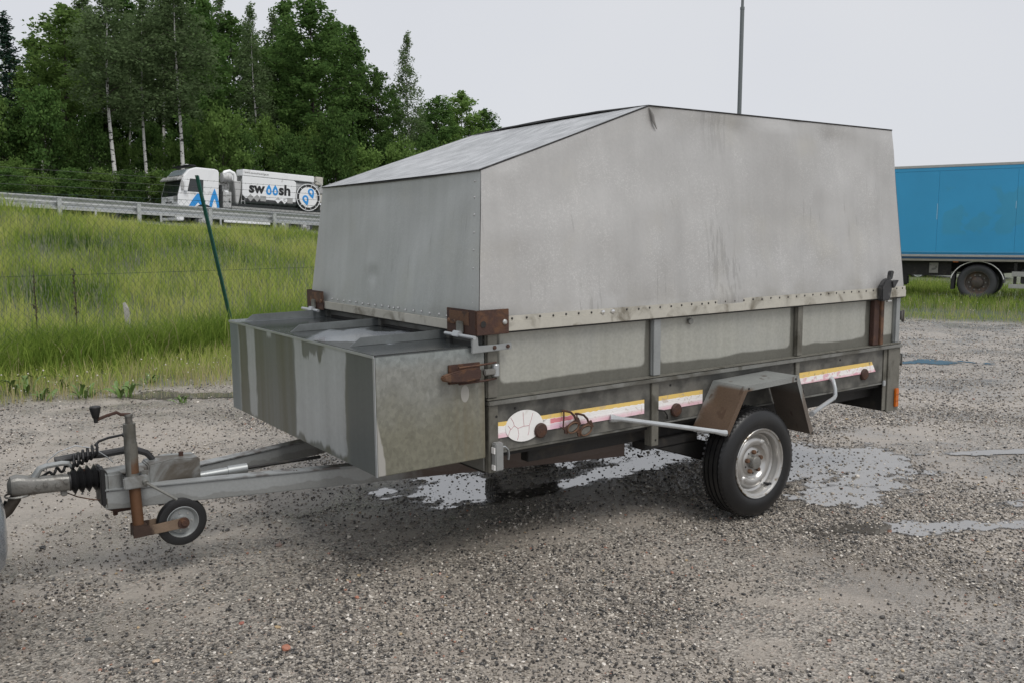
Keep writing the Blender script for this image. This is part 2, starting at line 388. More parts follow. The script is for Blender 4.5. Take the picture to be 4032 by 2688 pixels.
# ================================================================== materials of the trailer
galv = simple('galvanised steel', (.33, .345, .345), .42, .45, .22, 9, 90, .1)
galv_d = simple('dull galvanised steel', (.215, .215, .20), .5, .3, .3, 7, 80, .12, (.11, .105, .088), .45)
galv_b = simple('bright galvanised steel', (.46, .48, .49), .36, .5, .18, 12, 110, .1)
rust = simple('brown rust', (.060, .030, .022), .7, .1, .45, 22, 150, .5, (.115, .055, .028), .35)
rust_l = simple('light rust', (.135, .070, .038), .75, .05, .4, 26, 160, .5, (.06, .035, .024), .45)
black = simple('black rubber', (.014, .014, .015), .5, 0, .3, 20, 140, .2)
blackp = simple('weathered black plastic', (.03, .03, .032), .48, 0, .4, 24, 120, .2, (.09, .09, .088), .3)
dark = simple('dark dirty steel', (.022, .021, .02), .65, .1, .4, 10, 90, .3, (.05, .043, .035), .3)
cast = simple('cast steel', (.23, .225, .21), .45, .5, .35, 16, 110, .35, (.10, .085, .07), .35)
grime = simple('grimy galvanised steel', (.30, .31, .305), .45, .35, .25, 9, 90, .15, (.115, .10, .082), .5)
boltm = simple('zinc bolt', (.5, .5, .48), .3, .7, .2, 30, 100, 0)
chrome = simple('chromed nut', (.75, .75, .75), .12, 1, .05, 20, 60, 0)

def canopy_material(name, base, speck=.16, stain=.5):
    t = NT(name); px, py, pz = t.xyz()
    sp = t.voro(190, out='Color'); se = t.nt.nodes.new('ShaderNodeSeparateColor'); t.nt.links.new(sp, se.inputs[0]); r = X(t.nt, se.outputs[0])
    v2 = t.noise(55, 3); big = t.noise(1.6, 4); streak = t.noise(1, 4, t.vec((16, 16, .55)), dist=.2)
    fl = r.ss(.60, 1.0)*(t.noise(4, 3).ss(.35, .65))
    f = 1+fl*speck*1.2+(v2-.5)*.14+(big-.5)*.26+(streak-.5)*.3*stain
    # grime washed down from the roof edge in a few thin runs, and a yellowish tint low down
    runs = t.noise(1, 2, t.vec((34, 34, .12))).ss(.62, .69)*t.noise(2.2, 2).ss(.50, .64)
    r2 = t.noise(1, 2, t.vec((44, 44, .35))).ss(.50, .58)*((px-1.56).ab()+(t.noise(6, 2)-.5)*.2).ss(.17, .07)*(pz.ss(1.72, 1.50)+pz.ss(1.85, 2.1)*.7)
    runs = runs.mxx(r2)
    col = t.mix(runs*.30, t.scale(base, f), (.16, .155, .145))
    col = t.mix((pz+(t.noise(7, 3)-.5)*.12).ss(1.30, 1.14)*t.noise(3, 4).ss(.45, .7)*.35, col, (.22, .205, .17))
    wv = t.noise(1, 3, t.vec((3.2, 3.2, .35)), dist=.3)
    col = t.scale(col, (wv-.5)*.22+1)  # soft shading waves of the thin sheet, painted into its colour
    col = t.mix(t.noise(2.4, 4).ss(.5, .75)*.35, col, t.scale((base[0]*1.02, base[1]*.985, base[2]*.88), f))
    t.set(col, .50+(v2-.5)*.2, .25, .5); t.bump(v2*.25+big*1.0, .12, .02); return t.m
m_side = canopy_material('weathered aluminium sheet', (.43, .424, .412))
m_front = canopy_material('weathered front sheet', (.42, .435, .425), .08, .9)
m_rim = simple('painted rim strip', (.50, .48, .42), .55, .15, .16, 10, 60, .1, (.21, .19, .15), .34)
def roof_material():
    t = NT('wet plastic roof sheet'); st_ = t.noise(1, 5, t.vec((5, 60, 5)), rough=.7); n = t.noise(9, 4); fi = t.noise(150, 3)
    sc1 = t.noise(1, 3, t.vec((2.5, 38, 2.5)), dist=1.5).ss(.60, .68)
    col = t.mix((st_*.6+n*.4).ss(.38, .68), (.24, .25, .255), (.52, .53, .54)); col = t.mix(sc1*.5, col, (.66, .67, .68))
    t.set(col, (fi-.5)*.5+.36, .1, .7); t.bump(fi*.6+st_, .3, .006); return t.m
m_roof = roof_material()
def box_front_material():
    t = NT('streaked galvanised box front'); px, py, pz = t.xyz()
    wob = (t.noise(1, 4, t.vec((3, 3, 1.2)))-.5)*.22+(t.noise(30, 2)-.5)*.012
    y = py+wob
    edge = (t.noise(1, 3, t.vec((9, 9, .4)))-.5)*.16
    def band(a, b, zlo=0, zhi=2): return y.ss(a-.012, a+.012)*y.ss(b+.012, b-.012)*(pz+edge).ss(zlo-.012, zlo+.012)*(pz+edge).ss(zhi+.012, zhi-.012)
    dry = band(.30, .90, .56, 1.2).mxx(band(1.46, 1.60, .53, 1.2)).mxx(band(1.74, 2.0, .3, 1.2)).mxx(band(1.20, 1.26, .99, 1.2))
    runs = t.noise(1, 2, t.vec((22, 22, .10))).ss(.66, .69)
    dry = dry*(1-runs*.9)
    # wet tongue from the top edge in the middle patch
    tongue = y.ss(.50, .53)*y.ss(.80, .77)*(pz+(t.noise(1, 3, t.vec((14, 14, .2)))-.5)*.28).ss(.955, .975)
    dry = dry*(1-tongue)
    spg = t.noise(70, 3); spa = t.voro(48, out='Color'); se = t.nt.nodes.new('ShaderNodeSeparateColor'); t.nt.links.new(spa, se.inputs[0]); r = X(t.nt, se.outputs[0])
    vst = t.noise(1, 4, t.vec((11, 11, .5)))
    f = 1+(spg-.5)*.16+(r-.5)*.06+(vst-.5)*.45
    wetc = t.mix(vst.ss(.35, .62), t.scale((.15, .152, .122), f), t.scale((.175, .185, .175), f))
    wetc = t.mix(py.ss(.30, .24), wetc, t.scale((.125, .138, .135), f))
    dryc = t.mix(t.noise(3, 3), t.scale((.38, .395, .39), f), t.scale((.50, .53, .545), f))
    left = py.ss(1.70, 1.76)
    dryc = t.mix(left, dryc, t.scale((.21, .24, .26), f))
    t.set(t.mix(dry, wetc, dryc), .38+(spg-.5)*.1, .25, .5); t.bump(t.noise(14, 2), .05, .004); return t.m
m_boxf = box_front_material()
def box_side_material():
    t = NT('mottled galvanised box side'); px, py, pz = t.xyz()
    n = t.noise(36, 4, rough=.7); mot = t.noise(5, 5); vst = t.noise(1, 4, t.vec((12, 12, .45)))
    mo = t.voro(60, t.vec((1, 1, .7)), out='Color'); se = t.nt.nodes.new('ShaderNodeSeparateColor'); t.nt.links.new(mo, se.inputs[0]); r = X(t.nt, se.outputs[0])
    f = 1+(n-.5)*.8+(r-.5)*.22+(mot-.5)*.25
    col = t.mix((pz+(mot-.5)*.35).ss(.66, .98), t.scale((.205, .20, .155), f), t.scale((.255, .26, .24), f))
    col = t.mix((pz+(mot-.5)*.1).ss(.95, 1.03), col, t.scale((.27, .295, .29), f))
    # yellow-brown runs below the latch and towards the seam
    col = t.mix((px+(vst-.5)*.3).ss(-.20, -.04)*(pz).ss(.95, .85)*.55*vst.ss(.3, .6), col, (.19, .15, .085))
    # pale dry corner along the front edge
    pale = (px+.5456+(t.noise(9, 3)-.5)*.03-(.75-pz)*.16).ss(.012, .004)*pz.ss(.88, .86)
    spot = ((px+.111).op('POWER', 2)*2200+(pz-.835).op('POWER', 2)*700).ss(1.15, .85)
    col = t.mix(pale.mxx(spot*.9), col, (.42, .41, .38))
    t.set(col, .46+(n-.5)*.25, .3, .5); t.bump(n, .2, .003); return t.m
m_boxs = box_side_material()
def box_top_material():
    t = NT('wet box lid'); px, py, pz = t.xyz(); n = t.noise(5, 4); fi = t.noise(90, 3)
    pool_sheen = ((px+.30+(n-.5)*.5).ab()*3.2+(py-.66+(n-.5)*.5).ab()*2.6).ss(1.02, .86).mxx(py.ss(1.66, 1.75))
    col = t.mix(pool_sheen, t.scale((.045, .05, .052), (n-.5)*.8+1), t.scale((.40, .43, .47), (fi-.5)*.25+1))  # pooled water gets its pale sky sheen as base colour
    t.set(col, pool_sheen*(-.06)+.17+(fi-.5)*.08, .3, .8); t.bump(fi, .06, .002); return t.m
m_boxt = box_top_material()
def body_material(name, z0, wetw, dryc, wetc):
    """side panel: dry above, a dark soaked band with a wavy rim along the sill and next to the posts"""
    t = NT(name); px, py, pz = t.xyz()
    wob = (t.noise(2.2, 2)-.5)*.05+(t.noise(24, 2)-.5)*.006
    d = pz-z0+wob
    def post(u): return (px-u).ab()
    lim = d-wetw
    for a in (.035, 1.035, 2.19, 2.94): lim = lim.op('SMOOTH_MIN', (px-a).ab()-.05+wob, .06)
    dry = lim.ss(-.004, .010)
    n = t.noise(60, 4, rough=.65); vst = t.noise(1, 4, t.vec((20, 20, .8))); big = t.noise(3, 4)
    f = 1+(n-.5)*.5+(vst-.5)*.3
    dc = t.mix(big, t.scale(dryc, f), t.scale((dryc[0]*1.02, dryc[1]*1.0, dryc[2]*.9), f))
    t.set(t.mix(dry, t.scale(wetc, f), dc), .44+(n-.5)*.2, .3, .5); t.bump(n, .15, .003); return t.m
m_body = body_material('soaked upper side panel', .80, .050, (.40, .405, .385), (.145, .143, .122))
def lower_material():
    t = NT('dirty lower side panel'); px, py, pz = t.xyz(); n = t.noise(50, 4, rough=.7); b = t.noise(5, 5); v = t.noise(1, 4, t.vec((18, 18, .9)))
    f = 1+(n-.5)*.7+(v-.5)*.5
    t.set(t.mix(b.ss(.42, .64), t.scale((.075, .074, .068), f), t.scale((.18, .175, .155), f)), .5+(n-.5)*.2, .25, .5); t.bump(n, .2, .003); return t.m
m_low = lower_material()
m_post = simple('stained post', (.18, .173, .148), .5, .3, .35, 8, 70, .2, (.09, .085, .067), .4)
def mud_material():
    t = NT('mud splashed fender'); px, py, pz = t.xyz(); n = t.noise(12, 4); fi = t.noise(120, 4)
    f = 1+(fi-.5)*.5+(n-.5)*.4
    br = ((px*-.5)+.74-pz*.0+(py+.11)*(-1.0)+(n-.5)*.12).ss(-.10, -.02)*pz.ss(.725, .70)
    br = br*px.ss(1.56, 1.50)
    rear = px.ss(1.93, 1.96)*.7
    col = t.mix(br.mxx(rear), t.scale((.25, .26, .25), f), t.scale((.118, .078, .052), f))
    col = t.mix((t.noise(1, 2, t.vec((14, 14, 2)))).ss(.64, .68)*.6, col, (.07, .04, .025))
    t.set(col, .55-(1-br)*.15, .15, .5); t.bump(fi, .3, .003); return t.m
m_mud = mud_material()
m_floor = simple('underside', (.018, .017, .016), .7, 0, .3, 6, 60, .3)
def tyre_material():
    t = NT('tyre rubber'); n = t.noise(60, 4); b = t.noise(8, 4)
    t.set(t.mix(b.ss(.55, .75)*.5, t.scale((.010, .010, .0105), (n-.5)*.6+1), (.024, .023, .022)), .42+(n-.5)*.25, 0, .5); t.bump(n, .3, .002); return t.m
m_tyre = tyre_material()
def rim_material():
    t = NT('tarnished wheel rim'); n = t.noise(26, 5, rough=.65); b = t.noise(9, 4); px, py, pz = t.xyz()
    rad = ((px-1.6247).op('POWER', 2)+(pz-.2856).op('POWER', 2)).op('SQRT')
    worn = (n+b*.5+rad.ss(.172, .195)*.20).ss(.90, 1.06)
    t.set(t.mix(worn, t.scale((.52, .51, .49), (b-.5)*.5+1), (.17, .13, .08)), .30+worn*.35, .8, .5); t.bump(n, .15, .002); return t.m
m_rimw = rim_material()
def stripe_material():
    """flat printed tape: yellow upper edge, white middle with thin lines, a faded pink lower edge, scuffed"""
    t = NT('worn striped tape'); px, py, pz = t.xyz()
    n = t.noise(18, 4, dist=.5); e = (t.noise(45, 4)-.5)*.012
    z = pz+e-(px.ss(2.2, 2.9))*.009
    col = t.mix(z.ss(.6615, .6635), (.92, .90, .88), (.82, .58, .18))
    pink = z.ss(.640, .618)*(px.ss(1.5, 2.3)*.35+.55)*(t.noise(5, 3).ss(.25, .6)*.6+.4)
    col = t.mix(pink, col, (.78, .27, .40))
    col = t.mix(((px-.36).ss(0, .01)*px.ss(.53, .49))*z.ss(.6615, .6595)*z.ss(.637, .639)*.85, col, (.70, .12, .17))
    col = t.mix(((px-.36).ss(0, .01)*px.ss(.50, .44))*z.ss(.637, .635)*.5, col, (.72, .42, .58))
    col = t.mix(px.ss(2.2, 2.3)*n.ss(.50, .60)*z.ss(.6615, .6595)*.75, col, (.75, .35, .42))
    for zz in (.654, .646, .630): col = t.mix((z-zz).ab().ss(.0012, .0004)*.35, col, (.45, .42, .40))
    col = t.mix(t.noise(26, 5, dist=1).ss(.56, .68)*.6, col, (.50, .40, .32))
    col = t.mix(t.noise(11, 5).ss(.62, .70)*.8, col, (.16, .14, .11))
    t.set(col, .35, 0, .5); return t.m
m_tape = stripe_material()
m_ball = simple('white sticker', (.86, .85, .83), .35, 0, .06, 14, 60, 0, (.6, .56, .5), .12)
m_seam = simple('red print', (.42, .13, .16), .45, 0, .3, 40, 80, 0)
def lens(name, col, rough=.15):
    t = NT(name); n = t.noise(20, 3); wv = t.nt.nodes.new('ShaderNodeTexWave'); wv.inputs['Scale'].default_value = 60; t.nt.links.new(t.P, wv.inputs['Vector'])
    t.set(t.scale(col, (n-.5)*.3+1), rough, 0, .6); t.bump(X(t.nt, wv.outputs['Fac']), .2, .002); return t.m
m_amber = lens('amber lens', (.55, .13, .008)); m_white = lens('dirty white lens', (.26, .265, .26), .25); m_red = lens('red lens', (.45, .01, .01))

# ================================================================== the trailer (local frame: x to the rear, y to the far side, z up)
TM = Matrix(((.81957257, -.57287964, -.01047522, -.10697787), (.57277888, .81963332, -.01120564, 3.93452664), (.01500533, .00318385, .99988234, .0000674), (0, 0, 0, 1)))
trailer = empty('utility_trailer'); trailer.matrix_world = TM
tag(trailer, 'single axle galvanised utility trailer with tall grey metal canopy and drawbar box', 'trailer')
L, WD, T = 3.215, 1.868, trailer
ZL, ZR = .7862, 1.0957

# --- chassis and sides
body = MB().box(.0, .006, .03, WD-.03, .46, 1.09).build('front_wall', galv_d, T)
MB().box(.02, L-.02, .03, WD-.03, .515, .535).build('floor', m_floor, T)
MB().box(L-.04, L-.0, .03, WD-.03, .36, 1.09).build('tailgate', galv_d, T, bevel=.003)
MB().box(3.14, 3.172, .02, WD-.02, .345, .51).build('rear_crossmember', dark, T, bevel=.003)
MB().box(.02, .06, .06, WD-.06, .44, .515).build('front_crossmember', dark, T, bevel=.003)
for i, (a, b) in enumerate(((.061, 1.024), (1.075, 2.18), (2.228, 3.182))):
    MB().box(a-.01, b+.01, .020, .026, .793, 1.10).build('upper_side_panel', m_body, T)
# far side in the same build
MB().box(.02, L-.02, WD-.024, WD-.018, .793, 1.10).build('far_upper_side_panel', m_body, T)
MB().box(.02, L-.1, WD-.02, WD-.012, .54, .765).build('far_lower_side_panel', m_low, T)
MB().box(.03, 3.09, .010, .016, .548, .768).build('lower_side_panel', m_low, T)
MB().box(.03, 3.09, .006, .05, .536, .546).build('bottom_flange', galv_d, T, bevel=.002)
for k, (a, b) in enumerate(((.008, .061), (1.024, 1.075), (2.18, 2.228), (3.182, 3.228))):
    for y0, y1 in ((-.004, .019), (WD-.017, WD+.004)):
        p = MB().box(a, b, y0, y1, .800, 1.092)
        if y0 < 0: p.box(a-.006, a-.0005, y0+.006, y1, .800, 1.092)
        p.build('side_post', galv if k in (1, 3) else m_post, T, bevel=.0025)
for a, b, z0 in ((.010, .062, .455), (1.016, 1.067, .430), (2.176, 2.212, .45)):
    MB().box(a, b, -.003, .009, z0, .763).box(a, a+.006, .010, .05, z0, .763).build('frame_post', m_post, T, bevel=.0025)
    MB().box(a, b, WD-.011, WD+.003, z0, .763).build('frame_post', m_post, T, bevel=.0025)
MB().box(3.118, 3.252, -.003, .008, .347, .763).box(3.075, 3.116, .004, .009, .36, .763).box(3.240, 3.252, .009, .12, .347, .763).build('rear_corner_post', m_post, T, bevel=.0025)
MB().box(3.118, 3.252, WD-.01, WD+.003, .347, .763).build('rear_corner_post', m_post, T, bevel=.0025)
MB().box(.004, 3.252, -.016, .03, .766, .786).build('ledge', galv_d, T, bevel=.003)
MB().box(.004, 3.252, -.008, .03, .789, .797).build('upper_sill', m_post, T, bevel=.002)
MB().box(.004, 3.252, WD-.02, WD+.012, .766, .79).build('far_ledge', galv_d, T, bevel=.003)
st_ = MB().box(2.925, 2.985, -.012, .018, .80, 1.10).build('rear_strap', rust, T, bevel=.003)
st_['label'] = 'rusty brown strap below the rear latch'
MB().box(2.987, 3.022, -.022, .012, .80, 1.10).build('rear_strap', rust_l, T, bevel=.003)
# rope hooks and small holes
hole = MB().lathe([(.0001, -.0), (.006, .0), (.006, .003), (.0001, .003)], (0, 0, 0), 'y', 10).build('drain_hole', dark, T, loc=(.165, .0075, .735))
share(hole, [(.052, -.0045, .712), (1.045, -.0045, .46), (1.16, .0075, .735), (2.62, .0075, .735), (.035, -.0045, .50)], T)

# underframe
for v0 in (.10, WD-.16): MB().box(.3, 3.12, v0, v0+.06, .44, .514).build('long_beam', dark, T, bevel=.003)
MB().box(1.02, 1.42, .055, .15, .395, .44).build('axle_mount', dark, T, bevel=.004)
MB().box(1.02, 1.42, WD-.15, WD-.055, .395, .44).build('axle_mount', dark, T, bevel=.004)
MB().prism([(1.10, .395), (1.42, .395), (1.68, .33), (1.68, .24), (1.56, .24), (1.30, .33)], 'y', .06, .12).build('trailing_arm', dark, T, bevel=.006)
MB().prism([(1.10, .395), (1.42, .395), (1.68, .33), (1.68, .24), (1.56, .24), (1.30, .33)], 'y', WD-.12, WD-.06).build('trailing_arm', dark, T, bevel=.006)
MB().box(1.585, 1.665, -.02, WD+.02, .246, .326).build('axle', dark, T, bevel=.008)
# two drawbar beams of the A frame
def beam(sgn):
    a, b = Vector((-1.44, .934-sgn*.03, 0)), Vector((1.03, .934-sgn*.70, 0)); d = (b-a).normalized(); nrm = Vector((-d.y, d.x, 0))*(.028*1)
    bm_ = MB()
    for (z0, z1, wz) in ((.335, .42, 1), (.4201, .428, 1.25)):
        q = [a-nrm*wz, b-nrm*wz, b+nrm*wz, a+nrm*wz]
        bm_.add([(p.x, p.y, z) for z in (z0, z1) for p in q], [(3, 2, 1, 0), (4, 5, 6, 7), (0, 1, 5, 4), (1, 2, 6, 5), (2, 3, 7, 6), (3, 0, 4, 7)])
    return bm_
def beam_material():
    t = NT('galvanised drawbar going rusty'); px, py, pz = t.xyz(); n = t.noise(14, 5); fi = t.noise(80, 3)
    f = 1+(fi-.5)*.3
    r = (px+(n-.5)*.6).ss(-.32, .02)*.85; top = pz.ss(.418, .421)*(n+px*.0).ss(.42, .6)*.6*px.ss(-1.15, -.7)
    wetp = ((pz-.372)*-1+(t.noise(6, 3)-.5)*.11).ss(.0, .008)*.45
    g = t.mix(wetp, t.scale((.36, .375, .375), f), t.scale((.19, .188, .17), f))
    t.set(t.mix(r.mxx(top), g, t.scale((.075, .042, .03), f)), .45, .35, .5); t.bump(fi, .15, .003); return t.m
m_beam = beam_material()
beam(1).build('drawbar_beam', m_beam, T, bevel=.004); beam(-1).build('drawbar_beam', m_beam, T, bevel=.004)
tie = MB().tube([(-.64, .672, .43), (-.645, .669, .334)], .004, 6).tube([(-.652, .674, .43), (-.652, .671, .334)], .003, 6).build('wire_tie', rust, T)
# drawbar housing, cover, brake rod cylinder
MB().box(-1.44, -1.05, .872, .996, .40, .50).build('drawbar_cover', grime, T, bevel=.012)
MB().prism([(-1.26, .40), (-1.03, .40), (-1.03, .512), (-1.16, .522), (-1.26, .512)], 'y', .868, 1.0).build('housing_cap', grime, T, bevel=.006)
MB().box(-1.45, -1.28, .874, .994, .334, .398).build('overrun_bracket', galv_d, T, bevel=.01)
MB().box(-1.462, -1.440, .87, .998, .355, .52).build('end_plate', black, T, bevel=.005)
MB().prism([(-1.44, .333), (-1.22, .345), (-1.24, .322), (-1.33, .315), (-1.40, .312)], 'y', .885, .985).build('bottom_bracket', rust, T, bevel=.004)
b0 = MB().cyl((0, 0, -.01), (0, 0, .012), .011, n=6).build('hex_bolt', rust, T, loc=(-1.40, .92, .304))
share(b0, [(-1.21, .90, .318), (-1.215, .885, .432), (-1.43, .885, .415), (-1.1, .93, .525), (-1.52, .93, .51)], T)
MB().cyl((-1.03, .90, .415), (-.90, .885, .42), .019, .021).cyl((-.90, .885, .42), (-.81, .875, .424), .026, .024).build('gas_cylinder', galv, T, smooth=True)
MB().cyl((-.81, .875, .424), (-.45, .84, .43), .008).build('brake_rod', dark, T, smooth=True)
# bellows, coupling head, handle
prof = [(.0, -1.578), (.042, -1.578), (.042, -1.572)]
for i in range(4): u0 = -1.570+i*.028; prof += [(.038, u0), (.061, u0+.014), (.038, u0+.028)]
prof += [(.047, -1.456), (.047, -1.440), (0, -1.440)]
MB().lathe(prof, (0, .932, .476), 'x', 28).build('rubber_bellows', black, T, smooth=True)
rings = []
for u, hw, z0, z1 in ((-1.812, .02, .462, .505), (-1.80, .037, .452, .532), (-1.775, .045, .450, .538), (-1.735, .040, .446, .526), (-1.69, .034, .444, .517), (-1.62, .032, .440, .512), (-1.578, .034, .438, .508)):
    zc, hz = (z0+z1)/2, (z1-z0)/2
    rings.append([(u, .932+hw*c, zc+hz*s) for c, s in [(math.copysign(abs(math.cos(a))**.6, math.cos(a)), math.copysign(abs(math.sin(a))**.6, math.sin(a))) for a in [2*PI*j/16 for j in range(16)]]])
MB().loft(rings).build('coupling_head', cast, T, smooth=True)
MB().lathe([(.049, -.004), (.052, .0), (.049, .006)], (-1.776, .932, .450), 'z', 24, True).build('coupling_rim', cast, T, smooth=True)
MB().tube([(-1.715, .93, .510), (-1.70, .93, .530), (-1.686, .93, .551), (-1.66, .93, .559), (-1.60, .93, .562), (-1.575, .93, .557), (-1.560, .93, .538)], [.016, .015, .014, .012, .012, .011, .008], 10).build('coupling_handle', galv, T, smooth=True)
bt = MB().cyl((0, 0, 0), (0, -.008, 0), .010, n=6).build('coupling_bolt', cast, T, loc=(-1.625, .900, .476))
share(bt, [(-1.672, .900, .488), (-1.70, .896, .482), (-1.592, .900, .488)], T)
MB().box(-1.612, -1.588, .915, .95, .418, .442).build('coupling_lug', cast, T, bevel=.003)
# electric cable with coils, hose, breakaway wires
cab = [(-1.30, .97, .60), (-1.346, .95, .648), (-1.405, .94, .645), (-1.445, .935, .636), (-1.464, .93, .620)]
n = 60
for i in range(n+1):
    k = i/n; an = k*2*PI*6+1.2; cab.append((-1.455-.115*k, .93+.030*math.cos(an), .600-.045*k+.027*math.sin(an)))
for i in range(31):
    k = i/30; an = k*2*PI*2; cab.append((-1.575-.07*k, .945+.012*math.cos(an), .535+.012*math.sin(an)-.01*k))
cab += [(-1.68, .985, .50), (-1.75, 1.00, .465), (-1.80, .985, .43)]
for i in range(13):
    k = i/12; an = k*2*PI*1.5; cab.append((-1.815-.03*k, .972, .405+.020*math.sin(an)-.02*k))
cab += [(-1.87, .97, .375), (-1.90, .97, .38)]
MB().tube(cab, .006, 7).build('coiled_cable', black, T, smooth=True)
MB().tube([(-1.625, .945, .574), (-1.53, .945, .579), (-1.437, .945, .573), (-1.34, .95, .576), (-1.285, .955, .568), (-1.245, .955, .548), (-1.22, .95, .515)], [.016, .0165, .0165, .0165, .0155, .015, .013], 10).build('handbrake_lever', blackp, T, smooth=True)
MB().tube([(-1.66, .935, .540), (-1.655, .93, .580), (-1.61, .925, .615), (-1.542, .925, .632), (-1.47, .92, .610), (-1.42, .915, .565), (-1.396, .91, .537)], .0025, 6).build('breakaway_wire', galv_b, T, smooth=True)
MB().tube([(-1.595, .925, .432), (-1.55, .92, .405), (-1.50, .915, .386), (-1.43, .912, .365)], .0028, 6).build('steel_wire', rust_l, T, smooth=True)

# --- jockey wheel on its clamp
JV = .80
MB().cyl((-1.343, JV, .44), (-1.343, JV, .726), .026, n=20).build('jack_outer_tube', galv_d, T, smooth=True)
def jack_material():
    t = NT('rusty jack tube'); px, py, pz = t.xyz(); n = t.noise(18, 4); fi = t.noise(90, 3)
    t.set(t.mix((pz+(n-.5)*.25).ss(.62, .5), t.scale((.15, .145, .125), (fi-.5)*.4+1), t.scale((.135, .066, .032), (n-.5)*.9+1)), .6, .2, .5); t.bump(fi, .3, .003); return t.m
m_jack = jack_material()
MB().cyl((-1.341, JV, .505), (-1.3405, JV, .64), .0268, n=20).build('rusty_tube_patch', m_jack, T, smooth=True)
MB().cyl((-1.343, JV, .726), (-1.343, JV, .758), .015, n=14).cyl((-1.343, JV, .758), (-1.343, JV, .768), .018, n=14).build('spindle_head', cast, T, smooth=True)
MB().tube([(-1.335, JV, .765), (-1.375, JV, .770), (-1.39, JV, .781), (-1.43, JV-.005, .773), (-1.475, JV-.01, .760)], .0045, 8, flat=1.6).build('crank_arm', rust, T, smooth=True)
MB().lathe([(0, .748), (.008, .748), (.009, .766), (.013, .770), (.0225, .808), (.023, .816), (.019, .820), (0, .818)], (-1.476, JV-.01, 0), 'z', 20).build('crank_knob', black, T, smooth=True)
MB().cyl((-1.330, JV, .245), (-1.337, JV, .455), .0245, n=20).build('jack_inner_tube', m_jack, T, smooth=True)
MB().box(-1.386, -1.284, JV-.036, JV-.016, .440, .494).box(-1.375, -1.29, JV-.02, .875, .452, .485).build('jack_clamp', grime, T, bevel=.005)
MB().cyl((-1.30, JV-.034, .466), (-1.296, JV-.050, .462), .012, n=12).cyl((-1.296, JV-.048, .462), (-1.178, JV-.075, .372), .0065, n=8).build('clamp_handle', galv_d, T, smooth=True)
MB().lathe([(.050, -.002), (.050, .002), (.0, .002), (.0, -.002)], (-1.335, JV+.04, .505), 'z', 20).build('clamp_washer', cast, T)
def fork_material():
    t = NT('rusty fork'); px, py, pz = t.xyz(); n = t.noise(20, 4); t.set(t.mix((px+(n-.5)*.05).ss(-1.285, -1.27), t.scale((.05, .03, .022), (n-.5)+1), t.scale((.21, .15, .105), (n-.5)*.7+1)), .6, .2); t.bump(t.noise(90, 3), .3, .003); return t.m
m_fork = fork_material()
MB().prism([(-1.360, .216), (-1.150, .222), (-1.122, .238), (-1.125, .262), (-1.145, .270), (-1.285, .262), (-1.358, .272)], 'y', JV-.033, JV-.027).prism([(-1.358, .222), (-1.298, .222), (-1.298, .27), (-1.358, .27)], 'y', JV-.027, JV+.027).prism([(-1.360, .216), (-1.15, .222), (-1.125, .262), (-1.145, .27), (-1.358, .272)], 'y', JV+.027, JV+.033).build('jockey_fork', m_fork, T, bevel=.002)
JC = (-1.145, JV, .247)
jw = MB().lathe([(.066, -.012), (.072, -.019), (.09, -.022), (.105, -.018), (.111, -.008), (.111, .008), (.105, .018), (.09, .022), (.072, .019), (.066, .012)], JC, 'y', 40, True).build('jockey_tyre', black, T, smooth=True)
MB().lathe([(.066, -.013), (.072, -.019), (.069, -.020), (.062, -.012), (.055, -.004), (.030, -.006), (.026, -.020), (.008, -.022), (0, -.022)], JC, 'y', 32).lathe([(.066, .013), (.0, .013)], JC, 'y', 32).build('jockey_rim', galv, T, smooth=True)
MB().lathe([(.0, -.046), (.012, -.046), (.014, -.040), (.025, -.040), (.026, -.034), (.010, -.034), (.010, .04), (.02, .04), (0, .045)], JC, 'y', 20).build('jockey_axle', rust, T, smooth=True)
jb = MB().lathe([(0, -.004), (.0045, -.004), (.0045, 0)], (0, 0, 0), 'y', 8).build('rim_bolt', boltm, T, loc=(JC[0]+.043, JC[1]-.005, JC[2]))
share(jb, [(JC[0]+.043*math.cos(a), JC[1]-.005, JC[2]+.043*math.sin(a)) for a in [2*PI*k/7 for k in range(1, 7)]], T)

# --- drawbar storage box
BL, BW, BB, BT = -.5456, 1.885, .5288, 1.0438
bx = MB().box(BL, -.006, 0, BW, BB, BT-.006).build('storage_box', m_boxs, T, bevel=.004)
MB().box(BL-.003, BL-.0005, .004, BW-.004, BB+.003, BT-.007).build('front_sheet', m_boxf, bx)
MB().box(BL-.006, .0, -.003, BW+.003, BT-.0055, BT).build('box_lid', m_boxt, bx, bevel=.0015)
MB().box(BL-.0075, BL-.003, -.003, BW+.003, BT-.014, BT-.002).build('lid_lip', galv_b, bx, bevel=.001)
for v in (.31, 1.02, 1.73):
    MB().prism([(BL+.035, BT+.001), (-.002, BT+.001), (-.002, BT+.042), (BL+.085, BT+.036)], 'y', v, v+.004).box(BL+.085, -.002, v+.004, v+.03, BT+.0005, BT+.004).build('lid_rib', simple('rib steel', (.19, .205, .205), .42, .4, .3, 12, 90, .1) if v < .5 else MATS['rib steel'], bx)
MB().box(BL-.004, BL+.0, -.004, .012, BB, BT-.008).build('corner_seam', galv_b, bx, bevel=.001)
for v0, v1 in ((.36, .98), (1.10, 1.66)): MB().box(-.012, .012, v0, v1, BT+.001, BT+.012).build('hinge_slot', dark, bx)
for v in (.28, .99, 1.05, 1.70): MB().box(-.02, .004, v, v+.06, BT+.001, BT+.04).build('lid_hinge', galv_d, bx, bevel=.002)
